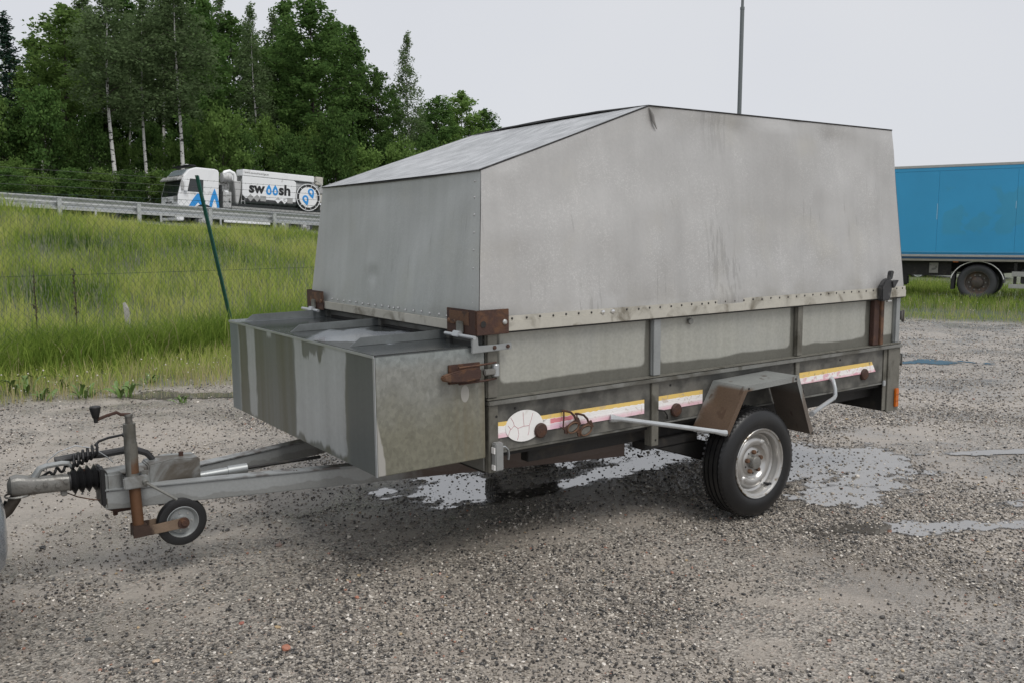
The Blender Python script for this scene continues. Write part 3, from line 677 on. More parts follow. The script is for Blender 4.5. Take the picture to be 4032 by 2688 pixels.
# red-brown toggle latch on the box side
MB().box(-.198, -.036, -.010, -.0005, .885, .970).build('latch_plate', rust, bx, bevel=.002)
MB().prism([(-.243, .911), (-.20, .898), (-.12, .892), (-.052, .900), (-.052, .948), (-.12, .952), (-.20, .940), (-.243, .928)], 'y', -.048, -.018).build('latch_lever', rust, bx, bevel=.006)
MB().prism([(-.245, .909), (-.205, .899), (-.205, .939), (-.245, .930)], 'y', -.0505, -.0155).build('latch_tip', rust_l, bx, bevel=.005)
for z in (.958, .886): MB().tube([(-.16, -.030, z), (-.04, -.032, z+.003), (.03, -.022, z+.004), (.046, -.014, z+.004)], .0045, 8).build('latch_rod', rust, bx, smooth=True)
MB().box(-.03, .03, -.038, -.016, .912, .938).build('latch_tongue', cast, bx, bevel=.004)
MB().lathe([(.014, -.028), (.017, -.024), (.017, .024), (.014, .028), (0, .028)], (.042, -.016, .927), 'z', 14).build('latch_catch', galv_b, bx, smooth=True)

# --- canopy: tall sheet metal lid
def cside(u, z, far=False):
    v = -.016+(z-1.11)*.1105
    return (u, WD-v if far else v, z)
can = MB()
cn = {}
for far in (False, True):
    cn[far] = [cside(-.045, 1.10, far), cside(3.246, 1.10, far), cside(3.2074, 2.1585, far), cside(1.0735, 2.1632, far), cside(.0264, 1.81, far)]
# the near and the far side are gridded so that the thin sheet can buckle a little
def sheet_grid(corners_fn, nu, nv, amp, seed, nrm, dents=()):
    V, F = [], []
    for i in range(nu+1):
        for j in range(nv+1):
            p = Vector(corners_fn(i/nu, j/nv)); edge = min(i, nu-i, j, nv-j)/3
            d = (float(fbm(p.x*1.9+seed, p.z*1.9+p.y*1.3, 3))-.5)*amp*min(1, edge)
            for (q, rr_, dp) in dents: d -= dp*math.exp(-((p-Vector(q)).length/rr_)**2)
            V.append(p+Vector(nrm)*d)
    for i in range(nu):
        for j in range(nv): F.append((i*(nv+1)+j, (i+1)*(nv+1)+j, (i+1)*(nv+1)+j+1, i*(nv+1)+j+1))
    return MB().add(V, F)
def side_fn(far):
    def f(a, b):
        u = (-.045+.002)*(1-a)+3.244*a
        ztop = np.interp(u, [.0264, 1.0735, 3.2074], [1.81, 2.1632, 2.1585])
        u0 = -.045+(ztop-1.1)*.0; z = 1.10+(ztop-1.10)*b
        ul = -.043+(z-1.10)*.1; ur = 3.244-(z-1.10)*.0363
        uu = max(ul, min(ur, u)) if 0 < a < 1 else (ul if a == 0 else ur)
        zt = float(np.interp(uu, [.0264, 1.0735, 3.2074], [1.81, 2.1632, 2.1585])); z = 1.10+(zt-1.10)*b
        return cside(uu, z, far)
    return f
canopy = sheet_grid(side_fn(False), 130, 44, .05, 1., (.1, -1, 0), [((2.25, .09, 2.08), .07, .010), ((2.55, .09, 2.06), .06, .009), ((1.75, .09, 2.07), .06, .008), ((2.98, .05, 1.75), .09, -.006), ((1.5, .0, 1.25), .10, .006), ((.75, .0, 1.22), .04, .006), ((1.12, .1, 2.10), .06, .012)]).build('canopy', m_side, T, smooth=True)
canopy['label'] = 'near side sheet of the grey canopy'
sheet_grid(side_fn(True), 40, 12, .02, 4., (0, 1, 0)).build('far_side_sheet', m_side, canopy, smooth=True)
def front_fn(a, b):
    z = 1.10+(1.808-1.10)*b; v = -.0165+(z-1.11)*.1105; return (-.0475+(z-1.10)*.104, v+(WD-2*v)*a, z)
sheet_grid(front_fn, 64, 28, .03, 9., (-1, 0, 0), [((-.03, 1.06, 1.32), .035, .012), ((-.03, 1.10, 1.36), .05, -.006), ((-.0, .55, 1.6), .16, .008), ((-.02, 1.5, 1.45), .2, .008)]).build('front_sheet', m_front, canopy, smooth=True)
def rear_fn(a, b):
    z = 1.10+(2.157-1.10)*b; v = -.0165+(z-1.11)*.1105; return (3.247-(z-1.10)*.0363, v+(WD-2*v)*a, z)
sheet_grid(rear_fn, 10, 8, .01, 3., (1, 0, 0)).build('rear_sheet', m_front, canopy, smooth=True)
def roof_a(a, b):
    u = .012+(1.0735-.012)*a; z = 1.808+(2.1655-1.808)*a+.0; v = -.016+(z-1.11)*.1105-.006
    sag = -.018*math.sin(PI*a)*math.sin(PI*b)**.7+.012*math.sin(PI*b*3)*math.sin(PI*a); return (u, v+(WD-2*v)*b, z+sag+.003)
def roof_b(a, b):
    u = 1.0735+(3.212-1.0735)*a; z = 2.1655-(.0047)*a; v = -.016+(z-1.11)*.1105-.006; return (u, v+(WD-2*v)*b, z+.003+.02*math.sin(PI*b)*(1-a*.6)-.0*a)
sheet_grid(roof_a, 24, 20, .035, 6., (0, 0, 1)).build('roof_slope', m_roof, canopy, smooth=True)
sheet_grid(roof_b, 24, 12, .02, 2., (0, 0, 1)).build('roof_sheet', m_roof, canopy, smooth=True)
# dark sealing edge along the roof
e0 = []
for far in (False, True):
    pts = [cside(u, z, far) for u, z in ((.020, 1.811), (.3, 1.9035), (.7, 2.039), (1.0735, 2.166), (1.8, 2.1655), (2.6, 2.1635), (3.21, 2.1615))]
    MB().tube(pts, .0045, 6).build('roof_edge_seal', blackp, canopy, smooth=True)
a_, b_ = cside(.020, 1.811), cside(.020, 1.811, True)
MB().tube([a_, (.020, .5, 1.806), (.021, 1.0, 1.803), (.021, 1.5, 1.806), b_], .004, 6).build('roof_edge_seal', blackp, canopy, smooth=True)
a_, b_ = cside(1.0735, 2.166), cside(1.0735, 2.166, True)
MB().tube([a_, (1.0735, .5, 2.180), (1.0735, 1.4, 2.180), b_], .005, 6).build('ridge_seal', blackp, canopy, smooth=True)
# crumpled crease below the ridge
MB().tube([cside(1.075, 2.155), cside(1.095, 2.12), cside(1.10, 2.09), cside(1.118, 2.05)], [.006, .016, .012, .003], 8, flat=.45).build('crease', m_side, canopy, smooth=True)
# rim strip
MB().box(-.056, 3.252, -.024, -.0185, ZR, 1.140).box(-.056, -.050, -.018, WD+.018, ZR, 1.140).box(-.05, 3.25, WD+.0185, WD+.024, ZR, 1.14).box(3.2465, 3.252, -.018, WD+.018, ZR, 1.14).build('rim_strip', m_rim, canopy, bevel=.0015)
MB().box(.10, 3.250, -.0195, -.0165, 1.1405, 1.164).build('rivet_band', m_rim, canopy)
MB().box(-.048, 3.246, -.016, WD+.016, 1.088, 1.0955).build('rim_underside', dark, canopy)
rv = MB().lathe([(0, -.0045), (.003, -.004), (.0054, -.0015), (.0062, .0)], (0, 0, 0), 'y', 10).mesh('rivet', True)
riv_d = simple('dark rivet', (.05, .047, .042), .45, .4, .5, 60, 100, 0); riv_l = simple('aluminium rivet', (.46, .46, .45), .35, .6, .3, 60, 100, 0)
rv.materials.append(riv_d); us = [.132, .213, .289, .366, .442, .518, .597, .824, .904, .978, 1.052, 1.13, 1.205, 1.279, 1.357, 1.406]
us += list(np.arange(1.46, 2.95, .0755))+[3.08, 3.15, 3.215]
for u in us: obj('rivet', rv, None, canopy, (u, -.0195, 1.152+random.uniform(-.002, .002)))
rl = MB().lathe([(0, -.0055), (.0035, -.004), (.0062, -.0015), (.0072, .0)], (0, 0, 0), 'y', 12).mesh('rivet', True); rl.materials.append(riv_l)
for z in (1.764, 1.692, 1.615, 1.537, 1.459, 1.379, 1.299, 1.226):
    o = obj('rivet', rl, None, canopy, (-.0485+(z-1.10)*.104, .028+(z-1.11)*.1105, z)); o.rotation_euler = (0, 0, -PI/2)
for v in (1.551, 1.473, 1.389, 1.31, 1.23, 1.148, 1.074, .995, .914, .836, .781, .731, .653, .57, .49, .41, .32, .25):
    o = obj('rivet', rl, None, canopy, (-.0485, v, 1.157+random.uniform(-.003, .003))); o.rotation_euler = (0, 0, -PI/2)
hn = MB().lathe([(0, -.012), (.010, -.010), (.012, -.004), (.012, 0)], (0, 0, 0), 'y', 6).mesh('hex_nut', False); hn.materials.append(chrome)
for u in (.665, .728): obj('hex_nut', hn, None, canopy, (u, -.019, 1.149))
# rusty corner plates with hinge clasps
def corner_plate(far):
    s = -1 if far else 1; y0 = WD if far else 0
    Y = lambda v: y0+s*v
    p = MB().box(-.064, .108, Y(-.030), Y(-.025), 1.087, 1.198).box(-.066, -.061, Y(-.024), Y(.222), 1.087, 1.198)
    o = p.build('corner_plate', rust, canopy, bevel=.002)
    MB().box(-.0685, -.0665, Y(.03), Y(.195), 1.128, 1.188).build('bare_rust_patch', rust_l, o)
    for (u, v, z, r) in ((-.068, .200, 1.140, .012), (-.068, .150, 1.138, .011)):
        MB().lathe([(0, -.006), (r*.7, -.005), (r, 0)], (u, Y(v), z), 'x', 12).build('plate_bolt', rust_l, o, smooth=True)
    MB().lathe([(0, -.010), (.008, -.009), (.012, -.004), (.012, 0)], (.084, Y(-.030), 1.140), 'y', 14).build('plate_bolt', boltm, o, smooth=True)
    MB().lathe([(0, -.002), (.014, -.002), (.014, 0)], (-.030, Y(-.0305), 1.136), 'y', 16).build('plate_hole', dark, o)
    MB().box(-.080, -.068, Y(.070), Y(.122), 1.092, 1.145).build('clasp', galv_d, o, bevel=.004)
    MB().prism([(-.105, 1.078), (-.075, 1.078), (-.075, 1.10), (-.095, 1.104)], 'y', Y(.068), Y(.125)).build('clasp_hook', galv_b, o, bevel=.004)
    MB().cyl((-.088, Y(.20), 1.083), (-.088, Y(-.05), 1.083), .0085, n=10).build('hinge_pin', galv_b, o, smooth=True)
corner_plate(False); corner_plate(True)
br = MB().prism([(-.086, 1.011), (.128, 1.016), (.128, 1.046), (.064, 1.042), (-.050, 1.043), (-.052, 1.082), (-.086, 1.086)], 'y', -.022, -.012).build('hinge_bracket', galv, T, bevel=.003)
for u in (.033, .105): MB().lathe([(0, -.008), (.008, -.007), (.010, 0)], (u, -.022, 1.030), 'y', 6).build('bracket_bolt', rust, br)
# black rubber latch at the rear
MB().prism([(2.925, 1.175), (2.928, 1.09), (2.94, 1.080), (3.02, 1.088), (3.036, 1.16), (3.05, 1.20), (3.005, 1.226), (2.96, 1.215)], 'y', -.062, -.026).build('rear_latch', blackp, T, bevel=.008)
MB().prism([(3.008, 1.215), (3.042, 1.215), (3.058, 1.262), (3.052, 1.270), (3.022, 1.270), (3.016, 1.262)], 'y', -.056, -.034).build('latch_handle', blackp, T, bevel=.004)
MB().prism([(3.02, 1.205), (3.095, 1.210), (3.05, 1.160), (3.03, 1.165)], 'y', -.070, -.028).build('latch_wing', blackp, T, bevel=.004)
MB().cyl((3.0, -.05, 1.078), (3.045, -.05, 1.078), .006, n=8).build('latch_pin', boltm, T, smooth=True)
MB().lathe([(0, -.02), (.016, -.02), (.018, -.012), (.010, -.010), (.010, 0)], (1.30, .020, 1.06), 'y', 14).build('rope_button', galv_d, T, smooth=True)
# tailgate hinges
for z in (.965, .68):
    MB().box(3.252, 3.268, .0, .05, z-.025, z+.035).box(3.268, 3.278, -.006, .012, z-.04, z+.04).build('tailgate_hinge', cast, T, bevel=.003)
MB().box(3.252, 3.27, .01, .03, .545, .562).build('tailgate_pin', black, T, bevel=.002)

# --- printed tape and ball sticker
MB().box(.064, .972, .0062, .0095, .608, .681).build('stripe_tape', m_tape, T)
MB().box(1.069, 1.40, .0062, .0095, .610, .685).build('stripe_tape', m_tape, T)
MB().prism([(2.214, .625), (2.995, .627), (2.950, .694), (2.214, .694)], 'y', .0062, .0095).build('stripe_tape', m_tape, T)
bc = (.212, .648); bl = MB().prism([(bc[0]+.106*math.cos(2*PI*k/36), bc[1]+.074*math.sin(2*PI*k/36)) for k in range(36)], 'y', .0035, .0061).build('ball_sticker', m_ball, T)
seams = [((.135, .695), (.150, .672), (.155, .655), (.175, .640)), ((.205, .712), (.207, .68), (.210, .648)), ((.262, .702), (.250, .668), (.240, .645)), ((.175, .640), (.21, .646), (.24, .645)), ((.155, .655), (.13, .635), (.120, .610)), ((.175, .640), (.180, .61), (.172, .585)), ((.24, .645), (.238, .615), (.232, .60)), ((.12, .66), (.135, .64))]
for sg in seams:
    MB().tube([(u, .0036, z) for u, z in sg], .0012, 4).build('sticker_line', m_seam, bl)
kn = MB().lathe([(0, -.016), (.012, -.018), (.022, -.014), (.030, -.014), (.036, -.008), (.036, .004)], (0, 0, 0), 'y', 24).mesh('rope_knob', True); kn.materials.append(rust)
for u, z in ((.304, .613), (1.198, .600), (2.868, .622)): obj('rope_knob', kn, None, T, (u, .004, z))  # dark brown rope knobs on the lower panel
# two rusty tie hooks: wire bow, fish shaped plate with an eye
for (du, dz) in ((0, 0), (.080, -.024)):
    P = lambda u, z, y=-.018: (u+du, y, z+dz)
    h = MB().tube([P(.432, .690, .0), P(.438, .692, -.012), P(.470, .682), P(.492, .662), P(.507, .628)], .0055, 8).tube([P(.436, .690, -.008), P(.428, .66), P(.424, .615)], .004, 8).build('tie_hook', rust, T, smooth=True)
    pl = MB().prism([P2 for P2 in [(.40+du, .622+dz), (.43+du, .612+dz), (.515+du, .652+dz), (.530+du, .618+dz), (.522+du, .616+dz), (.508+du, .634+dz), (.47+du, .596+dz), (.452+du, .594+dz), (.446+du, .578+dz), (.432+du, .584+dz), (.43+du, .600+dz)]], 'y', -.024, -.016)
    pl.build('hook_plate', rust, h)
    MB().tube([P(.479+.034*math.cos(a)*.94-.012*math.sin(a), .607+.020*math.sin(a)+.014*math.cos(a), -.026) for a in [2*PI*k/20 for k in range(20)]], .004, 6, True).build('hook_eye', rust_l, h, smooth=True)
    MB().prism([(.479+du+.028*math.cos(a)-.008*math.sin(a), .607+dz+.013*math.sin(a)+.011*math.cos(a)) for a in [2*PI*k/16 for k in range(16)]], 'y', -.0246, -.0242).build('hook_eye_hole', m_low, h)
# lamps
fa = MB().box(.020, .066, -.040, -.006, .468, .598).build('front_marker_lamp', m_white, T, bevel=.005)
MB().box(.0165, .0215, -.036, -.012, .55, .578).build('lamp_reflector', m_ball, fa); MB().box(.0165, .0215, -.036, -.012, .474, .497).build('lamp_reflector', m_ball, fa)
MB().tube([(.060, -.018, .575), (.085, -.02, .572), (.105, -.016, .555), (.113, -.01, .53), (.114, -.004, .505)], .007, 8, flat=.6).build('lamp_bow', galv_b, T, smooth=True)
ra = MB().box(3.196, 3.234, -.018, -.003, .374, .497).build('rear_marker_lamp', m_amber, T, bevel=.004)
for z in (.415, .456): MB().box(3.1955, 3.2345, -.0195, -.0175, z-.001, z+.001).build('lens_joint', rust_l, ra)
MB().box(3.07, 3.098, -.006, .004, .525, .56).build('edge_clip', galv_b, T, bevel=.003)
# --- mudguards with outer lip, stays
def fender(y0, y1, out_):
    pr = [(1.322, .487), (1.475, .728), (1.912, .740), (2.062, .39)]
    pin = [(1.328, .483), (1.478, .7235), (1.909, .7355), (2.057, .388)]
    m_ = MB()
    vs_ = [(u, y, z) for y in (y0, y1) for (u, z) in pr+pin[::-1]]; n_ = 8
    m_.add(vs_, [tuple(range(n_)), tuple(range(2*n_-1, n_-1, -1))]+[(i, i+n_, (i+1) % n_+n_, (i+1) % n_) for i in range(n_)])
    lip = [(1.352, .478), (1.49, .698), (1.897, .709), (2.030, .388)]
    yo = y0 if out_ < 0 else y1
    ya, yb = (yo-.0035, yo-.0005) if out_ < 0 else (yo+.0005, yo+.0035)
    for i in range(3): m_.prism([pr[i], pr[i+1], lip[i+1], lip[i]], 'y', ya, yb)
    return m_
fe = fender(-.222, .002, -1).build('mudguard', m_mud, T); fender(WD-.002, WD+.222, 1).build('mudguard', m_mud, T)
ri2 = MB().lathe([(0, -.003), (.006, -.0025), (.007, 0)], (0, 0, 0), 'y', 8).mesh('fender_rivet', True); ri2.materials.append(dark)
for u, z in ((1.50, .712), (1.885, .724), (1.345, .487), (2.045, .40)): obj('fender_rivet', ri2, None, fe, (u, -.2255, z))
MB().tube([(.735, .002, .615), (.750, -.004, .613), (.79, -.016, .607), (1.05, -.118, .556), (1.27, -.205, .512), (1.30, -.222, .504), (1.325, -.231, .500)], [.020, .021, .0125, .0125, .0125, .015, .017], 10).build('front_stay', galv_b, T, smooth=True)
MB().tube([(2.520, .0, .632), (2.517, -.016, .622), (2.505, -.042, .575), (2.495, -.052, .535), (2.46, -.068, .527), (2.25, -.145, .520), (2.07, -.212, .513), (2.03, -.230, .511)], [.017, .014, .0125, .0125, .0125, .0125, .0125, .016], 10).build('rear_stay', galv_b, T, smooth=True)
# thin cable along the sill
MB().tube([(1.06, -.002, .618), (1.10, -.008, .610), (1.125, -.004, .585), (1.14, .006, .56)], .004, 6).build('sill_cable', dark, T, smooth=True)
MB().tube([(2.215, .002, .60), (2.245, -.006, .59), (2.26, .0, .565)], .005, 6).build('sill_cable', dark, T, smooth=True)

# --- road wheels
def wheel(name, yo, sgn, with_bolts=True):
    """yo: outer face plane, sgn -1 when the outside looks towards -y"""
    c = (1.6247, yo, .2856); k = -sgn
    H = lambda pr: [(r, h*k) for r, h in pr]
    tp = [(.188, .012), (.200, .004), (.225, -.002), (.250, .000), (.272, .008), (.286, .016), (.293, .024), (.296, .036), (.291, .037), (.291, .043), (.2975, .044), (.299, .064), (.292, .065), (.292, .073), (.3, .074), (.3, .096), (.292, .097), (.292, .105), (.299, .106), (.2975, .126), (.291, .127), (.291, .133), (.296, .134), (.293, .146), (.286, .154), (.272, .162), (.25, .17), (.225, .172), (.2, .166), (.188, .158)]
    root = MB().lathe(H(tp), c, 'y', 72, True).build('road_wheel', m_tyre, T, smooth=True)
    lug = MB()
    for i in range(64):
        a = 2*PI*i/64
        for h0, h1, da in ((.0165, .036, 0), (.134, .1535, .05)):
            q = []
            for (r, h) in ((.2895, h0), (.2995, h1-.002)):
                for d in (-.022, .022): q.append((c[0]+r*math.cos(a+da+d), c[1]+h*k, c[2]+r*math.sin(a+da+d)))
            for (r, h) in ((.282, h0+.004), (.288, h1)):
                for d in (-.022, .022): q.append((c[0]+r*math.cos(a+da+d), c[1]+h*k, c[2]+r*math.sin(a+da+d)))
            lug.add(q, [(0, 1, 3, 2), (4, 6, 7, 5), (0, 4, 5, 1), (2, 3, 7, 6), (0, 2, 6, 4), (1, 5, 7, 3)])
    kind(lug.build('tread_blocks', m_tyre, root), 'stuff')
    rp = [(.190, .014), (.193, .006), (.190, .002), (.184, .004), (.180, .012), (.168, .016), (.164, .028), (.160, .050), (.150, .056), (.146, .060), (.141, .050), (.128, .040), (.112, .037), (.096, .043), (.088, .056), (.080, .060), (.070, .054), (.060, .051), (.050, .052), (.030, .052), (.028, .048), (.0, .048)]
    MB().lathe(H(rp), c, 'y', 56).lathe(H([(.188, .158), (.16, .15), (.15, .06)]), c, 'y', 40).build('rim', m_rimw, root, smooth=True)
    cap = MB().lathe(H([(.036, .052), (.036, .030), (.032, .024), (.018, .021), (0, .020)]), c, 'y', 24).build('hub_cap', cast, root, smooth=True)
    for i in range(5):
        a = 2*PI*i/5+.35; p = (c[0]+.056*math.cos(a), c[1]+.052*k, c[2]+.056*math.sin(a))
        MB().lathe(H([(.0125, .0), (.0125, -.014), (.009, -.018), (0, -.018)]), p, 'y', 6).build('wheel_bolt', rust_l, root)
    for i in range(5):
        a = 2*PI*i/5+.95; p = (c[0]+.062*math.cos(a), c[1]+.0515*k, c[2]+.062*math.sin(a))
        MB().lathe(H([(.006, .0), (.005, -.001), (0, -.001)]), p, 'y', 8).build('rim_hole', dark, root)
    for a in (1.1, 3.9): # raised lugs pressed into the disc
        MB().lathe(H([(.020, .002), (.014, -.007), (.006, -.010), (0, -.010)]), (c[0]+.118*math.cos(a), c[1]+.038*k, c[2]+.118*math.sin(a)), 'y', 14).build('rim_boss', m_rimw, root, smooth=True)
    MB().cyl((c[0]+.075, c[1]+.040*k, c[2]-.128), (c[0]+.105, c[1]+.008*k, c[2]-.130), .0065, n=8).build('tyre_valve', black, root, smooth=True)
    return root
wheel('road_wheel', -.2127, -1); wheel('road_wheel', WD+.2127, 1)

# ================================================================== cars
def glass(name, col=(.02, .025, .028)):
    t = NT(name); n = t.noise(6, 2); t.set(t.scale(col, (n-.5)*.3+1), .06, 0, .7); return t.m
m_glass = glass('dark window glass')
def carpaint(name, col):
    t = NT(name); n = t.noise(3, 3); f = t.noise(120, 2); t.set(t.mix(t.noise(8, 5).ss(.5, .8)*.3, t.scale(col, (n-.5)*.15+1), (.16, .15, .13)), .28+(f-.5)*.15, .2, .5)
    t.b.inputs['Coat Weight'].default_value = .5; return t.m
def se_ring(x, hw, z0, z1, p=.45, n=24, yc=0):
    zc, hz = (z0+z1)/2, (z1-z0)/2; r = []
    for j in range(n):
        a = 2*PI*j/n; c, s = math.cos(a), math.sin(a)
        r.append((x, yc+hw*math.copysign(abs(c)**p, c), zc+hz*math.copysign(abs(s)**p, s)))
    return r
def make_car(paintm, label, group=None):
    """x runs forward from the rear bumper at x = 0"""
    r = empty('estate_car'); tag(r, label, 'car')
    MB().loft([se_ring(x, hw, z0, z1) for x, hw, z0, z1 in ((.07, .72, .36, .90), (.10, .83, .30, .97), (.35, .87, .22, 1.0), (1.4, .885, .20, .99), (2.6, .885, .20, .98), (3.3, .87, .20, .95), (3.9, .83, .22, .86), (4.25, .76, .26, .74), (4.36, .66, .34, .62))]).build('body', paintm, r, smooth=True)
    MB().loft([se_ring(x, hw, z0, z1, .4) for x, hw, z0, z1 in ((.0, .66, .36, .56), (.02, .79, .33, .60), (.06, .85, .31, .62), (.16, .875, .30, .62), (.42, .880, .30, .61))]).build('rear_bumper', paintm, r, smooth=True)
    MB().loft([se_ring(x, hw, .93, z1, .42) for x, hw, z1 in ((.16, .70, 1.0), (.30, .70, 1.30), (.52, .69, 1.44), (1.3, .70, 1.49), (2.0, .70, 1.47), (2.5, .69, 1.36), (3.25, .70, .97))]).build('window_band', m_glass, r, smooth=True)
    MB().loft([se_ring(x, hw, 1.36, z1, .42) for x, hw, z1 in ((.42, .62, 1.42), (.55, .655, 1.475), (1.3, .665, 1.515), (2.0, .66, 1.495), (2.35, .63, 1.42))]).build('roof', paintm, r, smooth=True)
    for s in (-1, 1):
        for x in (1.02, 1.9): MB().tube([(x, s*.715, .95), (x+(.05 if x < 1.5 else .02), s*.688, 1.42)], .03, 6).build('pillar', paintm, r)
        MB().box(.10, .22, s*.76-.07, s*.76+.07, .70, .90).build('tail_lamp', m_red, r, bevel=.02)
        MB().box(4.10, 4.28, s*.60-.1, s*.60+.1, .60, .70).build('headlight', m_white, r, bevel=.02)
        MB().box(2.35, 2.47, s*.93-.06, s*.93+.06, .96, 1.06).build('door_mirror', paintm, r, bevel=.02)
        for x in (.80, 3.45):
            t_ = MB().lathe([(.205, s*.70), (.27, s*.695), (.302, s*.715), (.31, s*.76), (.31, s*.83), (.302, s*.875), (.27, s*.895), (.205, s*.885)], (x, 0, .31), 'y', 36, True).build('tyre', m_tyre, r, smooth=True)
            MB().lathe([(.207, s*.885), (.19, s*.86), (.16, s*.87), (.06, s*.88), (.05, s*.87), (0, s*.87)], (x, 0, .31), 'y', 30).build('wheel_rim', galv_b, t_, smooth=True)
    return r
U3 = Vector((TM[0][0], TM[1][0], 0)).normalized()
def car_at(r, p, fwd): r.location = (p[0], p[1], 0); r.rotation_euler = (0, 0, math.atan2(fwd.y, fwd.x))
tow = make_car(carpaint('silver blue paint', (.25, .275, .30)), 'silver blue car hitched to the trailer, rear bumper at the left edge')
pb = TM @ Vector((-1.883, .934, 0)); car_at(tow, pb, -U3)
# curved tow bar ending in the ball below the coupling
MB().tube([(.30, 0, .30), (.06, 0, .31), (-.01, 0, .328), (-.06, 0, .365), (-.092, 0, .41), (-.100, 0, .448), (-.101, 0, .462)], [.024, .024, .024, .023, .022, .018, .015], 12).build('tow_bar', simple('worn tow bar', (.055, .045, .036), .5, .3, .4, 15, 90, .3), tow, smooth=True)
MB().lathe([(0, .458), (.014, .460), (.023, .470), (.025, .482), (.021, .496), (.012, .504), (0, .506)], (-.101, 0, 0), 'z', 20).build('tow_ball', cast, tow, smooth=True)
MB().tube([(-.0, -.10, .36), (.03, -.10, .36)], .035, 12).build('trailer_socket', black, tow, smooth=True)

# ================================================================== blue box truck on the right
BP = on_ground(2240, 692); BE = Vector((.842, -.539, 0)).normalized(); BN = Vector((.539, .842, 0)).normalized()
def blue_material():
    t = NT('faded blue truck panel'); px, py, pz = t.xyz(); n = t.noise(.9, 4); f = t.noise(60, 3)
    ghost = (t.noise(1.1, 3, dist=.3)+(pz-2.2)*.0).ss(.50, .54)*pz.ss(1.6, 1.75)*pz.ss(2.9, 2.75)*px.ss(-.9, -.8)
    col = t.mix(ghost*.55, t.scale((.032, .325, .60), (n-.5)*.3+(f-.5)*.12+1), t.scale((.045, .30, .46), (n-.5)*.3+1))
    t.set(col, .35+(f-.5)*.1, 0, .5); t.bump(f, .05, .002); return t.m
m_blue = blue_material()
alu = simple('aluminium trim', (.42, .42, .40), .4, .5, .2, 8, 70, .1)
bt_ = empty('box_truck', (BP.x, BP.y, 0)); bt_.rotation_euler = (0, 0, math.atan2(BE.y, BE.x))
tag(bt_, 'blue box truck parked on the grass behind the trailer', 'truck')
R0, R1 = -2.35, 5.2                      # rear and front of the cargo box
for i, (a, b) in enumerate(((R0, -.97), (-.97, .78), (.78, 2.5), (2.5, 3.9), (3.9, R1))):
    MB().box(a+.0015, b-.0015, .0, .03, 1.20, 3.27).build('side_panel', m_blue, bt_, bevel=.0015)
MB().box(R0, R1, .031, 2.52, 1.15, 3.38).build('cargo_box', m_blue, bt_)
MB().box(R0, R1, -.004, .03, 3.272, 3.355).build('upper_band', m_blue, bt_, bevel=.003)
MB().box(R0-.01, R1+.01, -.012, .03, 3.357, 3.42).box(R0-.01, R1+.01, .03, 2.53, 3.382, 3.42).build('roof_trim', alu, bt_, bevel=.005)
MB().box(R0-.01, R1+.01, -.010, .03, 1.105, 1.160).build('bottom_rail', alu, bt_, bevel=.004)
MB().box(R0-.01, R1+.01, -.006, .03, 1.050, 1.103).build('lower_band', simple('dark blue rail', (.012, .055, .12), .4, 0, .2, 5, 60, .05), bt_, bevel=.004)
MB().box(R0-.01, R1+.01, -.012, .03, .995, 1.048).build('side_rail', simple('dull light rail', (.27, .255, .22), .45, .3, .2, 6, 60, .1), bt_, bevel=.005)
MB().box(R0+.02, R1, -.0045, -.0005, 1.226, 1.234).build('light_line', simple('pale blue line', (.15, .42, .62), .4, 0, .1, 9, 60, 0), bt_)
rvb = MB().lathe([(0, -.006), (.010, -.004), (.013, 0)], (0, 0, 0), 'y', 8).mesh('trim_rivet', True); rvb.materials.append(riv_l)
for u in np.arange(R0+.1, 2.2, .285):
    obj('trim_rivet', rvb, None, bt_, (u, -.012, 3.388)); obj('trim_rivet', rvb, None, bt_, (u+.02, -.010, 1.132))
m_scr = simple('bare scratch', (.30, .55, .72), .5, 0, .2, 20, 60, 0)
for u, z0, z1 in ((-.985, 2.05, 2.45), (.765, 2.30, 2.48)): MB().box(u-.008, u+.008, -.0030, -.0003, z0, z1).build('panel_scratch', m_scr, bt_)
MB().box(R0+.15, R1+1.8, .70, .95, .70, .99).build('frame_beam', dark, bt_); MB().box(R0+.15, R1+1.8, 1.55, 1.80, .70, .99).build('frame_beam', dark, bt_)
MB().box(R0+.1, R1, .10, 2.4, .97, 1.10).build('subframe', dark, bt_)
MB().box(-1.9, -.62, .30, .34, .62, .975).build('tail_lift_plate', dark, bt_)
MB().box(-2.2, -1.62, .22, .36, .36, .62).build('tail_lift_arm', dark, bt_, bevel=.03)
MB().box(-1.135, -.925, .26, .295, .68, .945).build('grey_plate', simple('scuffed grey plate', (.30, .29, .27), .5, .1, .3, 10, 60, .1, (.08, .08, .08), .3), bt_)
MB().box(-.56, -.44, .02, .045, .965, .992).build('side_marker_lamp', m_amber, bt_, bevel=.004)
MB().prism([(-.60, .28), (-.52, .28), (-.50, .66), (-.58, .66)], 'y', .08, .45).build('mud_flap', black, bt_, bevel=.004)
